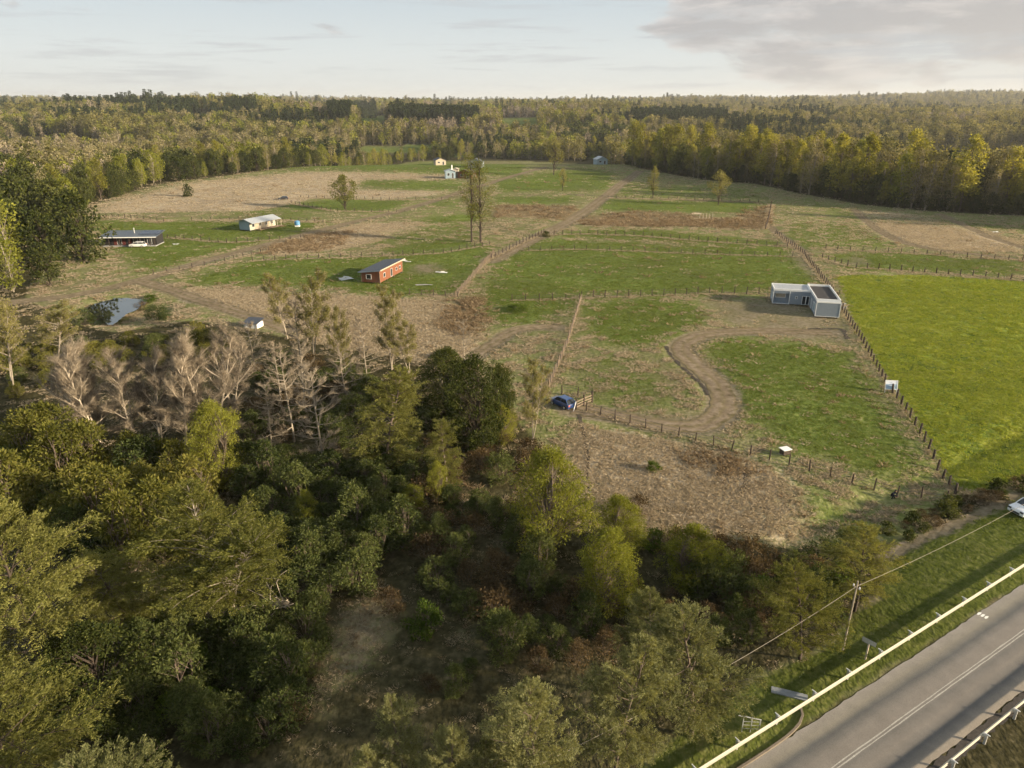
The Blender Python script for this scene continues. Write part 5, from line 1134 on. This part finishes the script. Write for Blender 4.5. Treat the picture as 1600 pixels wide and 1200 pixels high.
for x in (-11.2, -6.6, -4.6, -2.6): window(K, x, x + 1.2, 0.5, 2.3, 1.4, -1, 'x', 2, 'window', 'glass', 0.04)
part('flue', 'steel', lambda m: (m.tube([(-7, 4, 2.8), (-7, 4, 4.6)], 0.12, 8), m.lathe([(0.2, 4.55), (0.2, 4.7), (0.02, 4.85)], 8, (-7, 4, 0))), K)
tag(K, 'long black house with blue-grey roof and solar panels beside the left wood', 'house')
debris(273, 382, 2, 0.3, 'white', 'pale boards on the lawn right of the black house')
# far buildings
def small_house(name, px, py, wx, dy, h, rz, wall, roof, label, ridge=0.8, extra=None):
    p = at(px, py); q = empty(name, p, R(rz)); part('wall', wall, lambda m: m.box(-wx / 2, wx / 2, 0, dy, -0.3, h), q)
    part('gable', wall, lambda m: m.prism([(-wx / 2, h + 0.001), (wx / 2, h + 0.001), (0, h + ridge - 0.08)], 0.001, dy - 0.001), q)
    part('roof', roof, lambda m: (m.prism([(-wx / 2 - 0.4, h - 0.1), (0, h + ridge), (0, h + ridge + 0.12), (-wx / 2 - 0.4, h + 0.02)], -0.4, dy + 0.4), m.prism([(0.001, h + ridge), (wx / 2 + 0.4, h - 0.1), (wx / 2 + 0.4, h + 0.02), (0.001, h + ridge + 0.12)], -0.4, dy + 0.4)), q)
    window(q, -wx * 0.3, -wx * 0.08, h * 0.4, h * 0.75, 0, -1); window(q, wx * 0.15, wx * 0.32, 0.05, h * 0.75, 0, -1, 'x', 1, 'door', 'darkroof')
    if extra: extra(q)
    tag(q, label, 'house'); return q
small_house('shed', 704, 279, 5.5, 5, 3.8, 10, 'bluewall', 'metalroof', 'pale shed with a white flue left of the far brown house', 0.9, lambda q: part('flue', 'white', lambda m: m.tube([(1, 2, 3.5), (1, 2, 7.0)], 0.35, 8), q))
small_house('far_house', 712, 278, 3.2, 4, 4.6, 0, 'cream', 'cream', 'tall narrow cream building touching the far brown house', 0.5)
small_house('far_house', 726, 279, 8.5, 7, 3.0, -25, 'redwall', 'brownroof', 'far brown house with dark roof behind the two tall trees', 1.7)
small_house('far_house', 689, 258, 7, 6, 3.0, 20, 'cream', 'slateroof', 'small far white house with a blue roof at the field end', 1.5)
small_house('far_house', 742, 262, 9, 7, 3.6, -10, 'greywall', 'slateroof', 'far grey house with dark roof by the trees', 1.9)
small_house('far_house', 941, 257, 7.5, 7, 3.2, 15, 'bluewall', 'metalroof', 'lone white shed at the foot of the far trees', 1.8)
p = at(741, 282); tq = empty('water_tank', p); part('tank', 'cream', lambda m: m.lathe([(1.0, 1.2), (1.05, 1.3), (1.05, 2.9), (0.6, 3.2)], 10), tq); part('stand', 'wood', lambda m: [m.box(x - .1, x + .1, y - .1, y + .1, -0.2, 1.2) for x in (-.6, .6) for y in (-.6, .6)], tq)
tag(tq, 'cream water tank on a stand right of the far brown house', 'tank')
p = at(465, 354); tq = empty('water_tank', p); M['bluetank'] = simple('blue_plastic', (0.10, 0.25, 0.42), 0.5, 0.1, 2); part('tank', 'bluetank', lambda m: m.lathe([(0.8, 0.5), (0.9, 0.6), (0.9, 1.7), (0.4, 2.0)], 12), tq); part('stand', 'white', lambda m: m.box(-0.7, 0.7, -0.7, 0.7, -0.2, 0.5), tq)
tag(tq, 'small blue water tank on the lawn right of the white house', 'tank')
hp = at(392, 513); q = empty('shed', hp, R(-12)); part('wall', 'white', lambda m: m.box(-1.9, 1.9, 0, 3, -0.2, 1.3), q); kr = part('roof', 'slateroof', lambda m: m.prism([(-2.2, 0), (2.2, 0), (2.2, 0.1), (-2.2, 0.1)], 0, 1), q); kr.data.transform(Matrix(((1, 0, 0, 0), (0, 3.6, 0, -0.3), (0, 0.7, 1, 1.3), (0, 0, 0, 1)))); part('beam', 'wood', lambda m: [m.box(x - .06, x + .06, -0.06, -0.002, 0, 1.3) for x in (-1.6, 0, 1.6)], q)
q.scale = (0.72, 0.72, 0.72); tag(q, 'low white shed with dark roof half hidden by bare trees', 'shed')
p = at(425, 452); q = empty('barrel', p); M['red'] = simple('red_plastic', (0.55, 0.12, 0.06), 0.6, 0.1, 2); part('drum', 'red', lambda m: m.lathe([(0.42, 0), (0.45, 0.05), (0.45, 0.55), (0.42, 0.6), (0.45, 0.65), (0.45, 1.1), (0.40, 1.15)], 12), q); part('lid', 'red', lambda m: m.lathe([(0.30, 1.152), (0.28, 1.2)], 12), q); q.scale = (0.75,) * 3; tag(q, 'red barrel in the dry grass left of the budding trees', 'barrel')
# white box by the plot fence
p = at(1226, 710); q = empty('hutch', p, R(20)); part('box', 'wood', lambda m: m.box(-0.5, 0.5, -0.4, 0.4, 0.15, 0.75), q); part('legs', 'wood', lambda m: [m.box(x - .05, x + .05, y - .05, y + .05, -0.1, 0.15) for x in (-.4, .4) for y in (-.3, .3)], q); part('lid', 'white', lambda m: m.box(-0.6, 0.6, -0.5, 0.5, 0.752, 0.82), q)
tag(q, 'small dark hutch with a white lid behind the plot fence', 'hutch')
# billboard on the pasture fence: white frame, pale blue printed panel
p = at(1392, 614); q = empty('sign_board', p, R(-8))
part('frame', 'white', lambda m: (m.box(-0.75, 0.75, -0.05, 0.05, 1.55, 1.63), m.box(-0.75, 0.75, -0.05, 0.05, 0.42, 0.50), m.box(-0.75, -0.67, -0.05, 0.05, 0.50, 1.55), m.box(0.67, 0.75, -0.05, 0.05, 0.50, 1.55)), q)
M['panel'] = simple('printed_panel', (0.34, 0.47, 0.60), 0.6, 0.12, 1.2); M['panel2'] = simple('pale_print', (0.66, 0.70, 0.78), 0.6, 0.05, 2); M['print'] = simple('blue_print', (0.14, 0.22, 0.38), 0.6, 0.1, 2)
part('panel', 'panel', lambda m: m.box(-0.67, 0.67, -0.01, 0.01, 0.50, 1.55), q); part('upper_print', 'panel2', lambda m: m.box(-0.66, 0.66, -0.018, -0.012, 1.12, 1.54), q)
for z_, w_ in ((1.25, 0.12), (1.05, 0.26), (0.92, 0.22), (0.80, 0.34)): part('print_line', 'print' if z_ != 0.92 else 'panel2', lambda m: m.box(-0.05 - w_, -0.05 + w_, -0.026, -0.02, z_, z_ + 0.06), q)
for x in (-0.71, 0.71): part('post', 'steel', lambda m: m.box(x - 0.035, x + 0.035, 0.055, 0.12, -0.3, 1.6), q)
q.scale = (1.15,) * 3; q.rotation_euler = (R(-18), 0, R(-8)); tag(q, 'small white-framed board with pale blue print on the pasture fence', 'sign')

# ------------------------------------------------------------------ cars
def car(loc, rz, paint, label, length=4.1, hgt=1.5, name='parked_car'):
    q = empty(name, loc, rz); k = length / 4.1; g = hgt / 1.5
    m, t, o = new_mat(paint[0]); b = t.nodes.new('ShaderNodeBsdfPrincipled'); b.inputs['Base Color'].default_value = (*paint[1], 1); b.inputs['Roughness'].default_value = 0.3; b.inputs['Coat Weight'].default_value = 0.6; L(t, b.outputs[0], o.inputs[0])
    prof = [(-2.02, 0.28), (-2.05, 0.55), (-1.98, 0.82), (-1.0, 0.95), (0.9, 0.97), (1.75, 0.95), (2.02, 0.86), (2.05, 0.5), (2.0, 0.28)]       # front at -x
    mb = MB(); n = len(prof); V_ = []
    for y, ins in ((-0.84, 0.05), (-0.78, 0.0), (0.78, 0.0), (0.84, 0.05)):
        for x, z in prof: V_.append(((x * (1 - ins * 0.4)) * k, y, (z - (ins if z > 0.7 else 0)) * g))
    F_ = [list(range(n - 1, -1, -1)), list(range(3 * n, 4 * n))] + [(j * n + i, j * n + (i + 1) % n, (j + 1) * n + (i + 1) % n, (j + 1) * n + i) for j in range(3) for i in range(n)]
    mb.add(V_, F_); mb.build('body', m, q, True, bevel=0.03)
    c0 = [(-1.05, 0.93), (-0.35, 1.42), (1.15, 1.42), (1.9, 0.95)]; V_ = []
    for y, s_ in ((-0.74, 1), (-0.60, 2), (0.60, 2), (0.74, 1)):
        pass
    def cab(z0, z1, y0, y1, x): return [(x[0] * k, y0, z0 * g), (x[1] * k, y0, z0 * g), (x[1] * k, -y0, z0 * g), (x[0] * k, -y0, z0 * g), (x[2] * k, y1, z1 * g), (x[3] * k, y1, z1 * g), (x[3] * k, -y1, z1 * g), (x[2] * k, -y1, z1 * g)]
    fs = [(0, 1, 2, 3)[::-1], (4, 5, 6, 7), (0, 1, 5, 4), (1, 2, 6, 5), (2, 3, 7, 6), (3, 0, 4, 7)]
    mb = MB(); mb.add(cab(0.92, 1.40, -0.76, -0.62, (-1.08, 1.9, -0.4, 1.35)), fs); mb.build('glasshouse', M['glass'], q)
    mb = MB(); mb.add(cab(1.402, 1.5, -0.64, -0.54, (-0.45, 1.42, -0.25, 1.2)), fs); mb.build('roof', m, q, bevel=0.02)
    mb = MB()
    for y in (-1, 1):
        for xa, xb in ((-1.08, -0.42), (0.35, 0.38), (1.88, 1.36)): mb.bar((xa * k, y * 0.765, 0.93 * g), (xb * k, y * 0.625, 1.42 * g), 0.07, 0.05)
    mb.build('pillars', m, q)
    for x in (-1.28, 1.25):
        for y in (-0.8, 0.8):
            mb = MB(); mb.lathe([(0.22, -0.09), (0.31, -0.09), (0.33, 0), (0.31, 0.09), (0.22, 0.09)], 16, (x * k, y, 0.31), 'y'); w = mb.build('wheel', M['tyre'], q)
            mb = MB(); mb.lathe([(0.06, -0.095), (0.2, -0.092), (0.2, 0.092), (0.06, 0.095)], 12, (x * k, y, 0.31), 'y'); mb.build('rim', M['steel'], w)
    for y in (-0.62, 0.62):
        mb = MB(); mb.box(-2.06 * k, -1.95 * k, y - 0.16, y + 0.16, 0.60 * g, 0.76 * g); mb.build('headlight', M['glass'], q)
        mb = MB(); mb.box(1.97 * k, 2.07 * k, y - 0.12, y + 0.12, 0.62 * g, 0.84 * g); mb.build('taillight', M['red'], q)
    mb = MB(); mb.box(-2.07 * k, -2.0 * k, -0.45, 0.45, 0.36 * g, 0.54 * g); mb.build('grille', M['tyre'], q)
    tag(q, label, 'car'); return q
car(at(879, 634), R(-50), ('blue_car_paint', (0.02, 0.055, 0.17)), 'dark blue hatchback parked at the plank gate', 3.9, 1.5)
car(at(216, 386), R(3), ('white_car_paint', (0.75, 0.75, 0.72)), 'white pickup-sized car parked in front of the black house', 4.6, 1.6)
car(at(1607, 800), R(20), ('white_car_paint', (0.75, 0.77, 0.78)), 'white car cut off by the right edge on the grass verge', 4.2, 1.5)
car(at(443, 312), R(10), ('black_car_paint', (0.03, 0.028, 0.03)), 'dark car parked in the far left field', 4.2, 1.5)

# ------------------------------------------------------------------ person crouching by the fence
p = at(1392, 778); q = empty('person', p, R(200))
M['navy'] = simple('dark_navy_cloth', (0.012, 0.016, 0.028), 0.9, 0.2, 5); M['skin'] = simple('skin', (0.35, 0.20, 0.14), 0.6, 0.1, 5); M['hair'] = simple('dark_hair', (0.012, 0.010, 0.009), 0.7, 0.2, 8); M['jeans'] = simple('dark_denim', (0.02, 0.03, 0.055), 0.9, 0.2, 5)
def skin_fig(nm, verts, edges, mats, root):
    me = bpy.data.meshes.new(nm); me.from_pydata([v[:3] for v in verts], edges, []); o = bpy.data.objects.new(nm, me); COL.objects.link(o); o.parent = root
    for m_ in mats: me.materials.append(m_)
    md = o.modifiers.new('skin', 'SKIN'); sv_ = me.skin_vertices[0].data
    for i, v in enumerate(verts): sv_[i].radius = (v[3], v[4] if len(v) > 4 else v[3]); sv_[i].use_root = (i == 0)
    s_ = o.modifiers.new('sub', 'SUBSURF'); s_.levels = 1; s_.render_levels = 2; return o
vs = [(0, 0, 0.34, .15, .13), (0, 0.10, 0.58, .16, .12), (0, 0.24, 0.80, .17, .12), (0, 0.32, 0.94, .06), (0, 0.37, 1.02, .085, .1), (0, 0.40, 1.12, .09, .1),
      (0.12, 0.05, 0.36, .09), (0.17, 0.42, 0.48, .075), (0.16, 0.22, 0.10, .05), (0.16, 0.40, 0.04, .04), (-0.12, 0.05, 0.36, .09), (-0.19, 0.42, 0.46, .075), (-0.18, 0.22, 0.10, .05), (-0.18, 0.40, 0.04, .04),
      (0.20, 0.26, 0.82, .06), (0.26, 0.42, 0.60, .045), (0.18, 0.62, 0.56, .035), (-0.20, 0.26, 0.82, .06), (-0.27, 0.42, 0.60, .045), (-0.16, 0.62, 0.54, .035)]
ed = [(0, 1), (1, 2), (2, 3), (3, 4), (4, 5), (0, 6), (6, 7), (7, 8), (8, 9), (0, 10), (10, 11), (11, 12), (12, 13), (2, 14), (14, 15), (15, 16), (2, 17), (17, 18), (18, 19)]
skin_fig('body', vs, ed, [M['navy']], q)
mb = MB(); mb.lathe([(0.02, -0.12), (0.07, -0.10), (0.10, -0.02), (0.105, 0.05), (0.08, 0.11), (0.02, 0.135)], 12, (0, 0.40, 1.10)); mb.build('head', M['skin'], q, True)
mb = MB(); mb.lathe([(0.108, -0.03), (0.118, 0.05), (0.09, 0.125), (0.02, 0.152)], 12, (0, 0.385, 1.11)); mb.build('hair', M['hair'], q, True)
for s_ in (-1, 1):
    mb = MB(); mb.tube([(s_ * 0.17, 0.62, 0.55), (s_ * 0.16, 0.70, 0.54)], [0.035, 0.03], 6)
    for j in range(4): mb.tube([(s_ * (0.14 + 0.018 * j), 0.69, 0.54), (s_ * (0.14 + 0.018 * j), 0.74 + 0.01 * (j in (1, 2)), 0.53), (s_ * (0.14 + 0.018 * j), 0.76, 0.50)], 0.009, 5)
    mb.tube([(s_ * 0.14, 0.65, 0.55), (s_ * 0.115, 0.69, 0.53)], 0.01, 5); mb.build('hand', M['skin'], q, True)
tag(q, 'person in dark clothes crouching beside the plot fence', 'person')

# ------------------------------------------------------------------ utility poles and cable, roadside signs
def pole(loc, label):
    q = empty('utility_pole', loc); part('mast', 'greybark', lambda m: m.tube([(0, 0, -0.5), (0, 0, 6.3)], [0.085, 0.06], 8), q)
    part('crossarm', 'greybark', lambda m: m.bar(np.array((-RD[1], RD[0], 0)) * 0.3 + (0, 0, 5.7), np.array((RD[1], -RD[0], 0)) * 0.3 + (0, 0, 5.7), 0.06), q)
    for s_ in (-0.24, 0.24): part('insulator', 'white', lambda m: m.lathe([(0.03, 5.74), (0.06, 5.8), (0.04, 5.9)], 8, (-RD[1] * s_, RD[0] * s_, 0)), q)
    tag(q, label, 'pole'); return Vector(loc) + Vector((0, 0, 5.85))
pb = at(1317, 1015); d3 = Vector((RD[0], RD[1], 0)); tops = []
for k_, lb in ((-34, 'wooden utility pole below the bottom edge carrying the cable'), (0, 'slim pale wooden utility pole beside the golden evergreens'), (44, 'wooden utility pole beyond the right edge carrying the cable')):
    l = pb + d3 * k_; l.z = float(terrain(l.x, l.y)); tops.append(pole(l, lb))
mb = MB()
for a_, b_ in zip(tops[:-1], tops[1:]):
    pts = [a_.lerp(b_, i / 24) - Vector((0, 0, 1.0 * 4 * (i / 24) * (1 - i / 24))) for i in range(25)]; mb.tube([tuple(p) for p in pts], 0.012, 5)
M['cable'] = simple('tan_cable', (0.30, 0.26, 0.20), 0.6, 0.1, 1)  # even pale tan over the whole cable
tag(mb.build('power_cable', M['cable']), 'thin power cable strung between the utility poles along the road', 'cable')
p = at(1352, 1030); q = empty('road_sign', p, math.atan2(RD[1], RD[0]) + R(12)); part('post', 'palebark', lambda m: m.box(-0.05, 0.05, -0.05, 0.05, -0.3, 1.75), q); part('plate', 'concrete', lambda m: m.box(-0.06, -0.052, -0.5, 0.5, 1.45, 1.85), q); part('plate_face', 'steel', lambda m: m.box(-0.068, -0.061, -0.46, 0.46, 1.49, 1.81), q)
tag(q, 'small grey road sign on a wooden post seen from behind, near the guard rail', 'sign')
p = at(1172, 1144); q = empty('metal_frame', p, math.atan2(RD[1], RD[0]) - R(35))
for x in (-0.55, 0, 0.55): part('upright', 'steel', lambda m: m.box(x - 0.03, x + 0.03, -0.03, 0.03, -0.3, 1.3 - 0.25 * (x > 0.3)), q)
part('top_bar', 'steel', lambda m: m.bar((-0.9, 0, 1.4), (0.6, 0, 1.1), 0.05), q); part('mesh_bars', 'steel', lambda m: [m.bar((-0.55, 0, z_), (0.55, 0, z_), 0.025) for z_ in (0.3, 0.6, 0.9)], q)
tag(q, 'bent grey metal frame standing on the bank by the guard rail', 'frame')

# ------------------------------------------------------------------ grass and tussocks
M['g_straw'] = leaf_mat('dry_blade', (0.30, 0.245, 0.165), (0.41, 0.34, 0.24), (0.53, 0.45, 0.335), 0.45, (1.05, 1.0, 0.85))
M['g_green'] = leaf_mat('green_blade', (0.075, 0.105, 0.022), (0.13, 0.168, 0.036), (0.21, 0.235, 0.07), 0.45)
M['g_lush'] = leaf_mat('pasture_blade', (0.135, 0.188, 0.034), (0.235, 0.285, 0.05), (0.35, 0.36, 0.08), 0.52)
M['g_rust'] = leaf_mat('russet_blade', (0.15, 0.105, 0.062), (0.25, 0.185, 0.115), (0.36, 0.28, 0.18), 0.35, (1.05, 1.0, 0.8))
GC = bpy.data.collections.new('grass_kinds')
def tuft(name, mat, nb, hgt, spread, lean, wd):
    a = rng.uniform(0, 6.28, nb); r_ = spread * rng.uniform(0, 1, nb) ** 0.6; P = np.stack([r_ * np.cos(a), r_ * np.sin(a), np.full(nb, -0.03)], 1)
    D = unit(np.stack([np.cos(a) * lean, np.sin(a) * lean, np.ones(nb)], 1) + rng.normal(0, 0.22, (nb, 3))); h_ = hgt * rng.uniform(0.5, 1.2, nb)[:, None]
    S = unit(np.cross(D, rng.normal(0, 1, (nb, 3)))) * wd; tip = P + D * h_ + np.stack([np.cos(a), np.sin(a), -0.3 * np.ones(nb)], 1) * h_ * 0.3 * lean
    V_ = np.stack([P - S, P + S, P + D * h_ * 0.6 + S * 0.8, tip], 1).reshape(-1, 3)
    GC.objects.link(bpy.data.objects.new(name, mesh_np(name, V_, np.arange(nb * 4).reshape(-1, 4), M[mat], {'tint': np.repeat(rng.uniform(0, 1, nb), 4)})))
for i in range(3): tuft('tuft_a%d' % i, 'g_straw', 20, 0.30, 0.34, 1.1, 0.013)
for i in range(3): tuft('tuft_b%d' % i, 'g_green', 18, 0.18, 0.34, 0.9, 0.016)
for i in range(3): tuft('tuft_c%d' % i, 'g_lush', 20, 0.24, 0.36, 0.9, 0.016)
for i in range(3): tuft('tuft_d%d' % i, 'g_rust', 22, 0.46, 0.34, 0.7, 0.015)
def gsample(A, x, y): return A[np.clip(np.searchsorted(GY, y), 0, ny - 1), np.clip(np.searchsorted(GX, x), 0, nx - 1)]
GP = []; GI = []; GS = []
def sow(x, y, dens, sc_, base_keep=1.0):
    px = 800 + F_PX * x / (y * _cp + CAM_H * _sp); k = (px > -60) & (px < 1680); x, y = x[k], y[k]
    dr = (x - RP[0]) * RN[0] + (y - RP[1]) * RN[1]; k = dr > 0.25; x, y = x[k], y[k]
    fld = gsample(m_field, x, y); vg = gsample(m_verge, x, y); cl_ = gsample(m_clear, x, y); lu = gsample(m_lush, x, y); gn = gsample(m_green, x, y); ru = gsample(m_rust, x, y); di = gsample(m_dirt, x, y); pl = gsample(m_pale, x, y)
    nz = vnoise(x, y, 1.7, 0.9); ty = np.where(gn + rng.normal(0, 0.25, len(x)) > 0.55, 1, np.where(nz > 0.55, 0, -1)); ty = np.where((ty < 1) & (pl > 0.4), 0, ty)
    ty = np.where((ru + rng.normal(0, .25, len(x)) > 0.6) & (nz > 0.4), 3, ty); ty = np.where(lu > 0.5, 2, ty); ty = np.where(vg > 0.5, 1, ty)
    ty = np.where(di + rng.normal(0, .15, len(x)) > 0.5, -1, ty); ty = np.where((fld + vg + cl_ < 0.5) & (rng.uniform(0, 1, len(x)) > 0.25), -1, ty)
    for ln, w in TR_W: ty = np.where(seg_dist(ln, x, y) < w * 0.5, -1, ty)
    k = ty >= 0; x, y, ty = x[k], y[k], ty[k]
    GP.append(np.stack([x, y, terrain(x, y)], 1)); GI.append(ty * 3 + rng.integers(0, 3, len(x))); GS.append(sc_ * rng.uniform(0.5, 1.5, len(x)) * np.where((ty == 1), 0.9, 1.0))
for y0, y1, xm, n_, s_ in ((34, 70, 64, 36000, 0.55), (60, 105, 92, 70000, 0.95), (105, 165, 140, 84000, 1.15), (165, 260, 210, 66000, 1.5), (260, 480, 370, 44000, 2.0)):
    sow(rng.uniform(-xm, xm, n_), rng.uniform(y0, y1, n_), 0, s_)
for ln in FENCE_LINES:      # uncut dry grass along the fence lines
    q = resample(ln, 0.45); d = np.hypot(q[:, 0], q[:, 1])
    for _ in range(1):
        w_ = q + rng.normal(0, 0.3, q.shape); GP.append(np.stack([w_[:, 0], w_[:, 1], terrain(w_[:, 0], w_[:, 1])], 1)); GI.append(rng.integers(0, 3, len(q))); GS.append(rng.uniform(0.8, 1.5, len(q)) * np.clip(d / 130, 1, 2))
GP = np.concatenate(GP); GI = np.concatenate(GI); GS = np.concatenate(GS); print('tufts', len(GP), 'tris', sum(len(m_.loops) - 2 * len(m_.polygons) for m_ in bpy.data.meshes))
tag(scatter('grass', GP, GI, GS, rng.uniform(0, 6.28, len(GP)), GC), 'dry and green grass tussocks across the fields and verge', 'grass', None, 'stuff')

# ------------------------------------------------------------------ haze
mb = MB(); mb.box(-9000, 9000, -400, 14000, -75, 135)
m = bpy.data.materials.new('evening_haze'); m.use_nodes = True; t = m.node_tree; t.nodes.clear(); o = t.nodes.new('ShaderNodeOutputMaterial')
v = t.nodes.new('ShaderNodeVolumePrincipled'); v.inputs['Color'].default_value = (0.93, 0.95, 0.97, 1); v.inputs['Density'].default_value = 0.00007; v.inputs['Anisotropy'].default_value = 0.2
L(t, v.outputs[0], o.inputs['Volume'])
tag(mb.build('haze', m), 'thin evening haze over the whole valley', 'haze', None, 'stuff')

single_out()
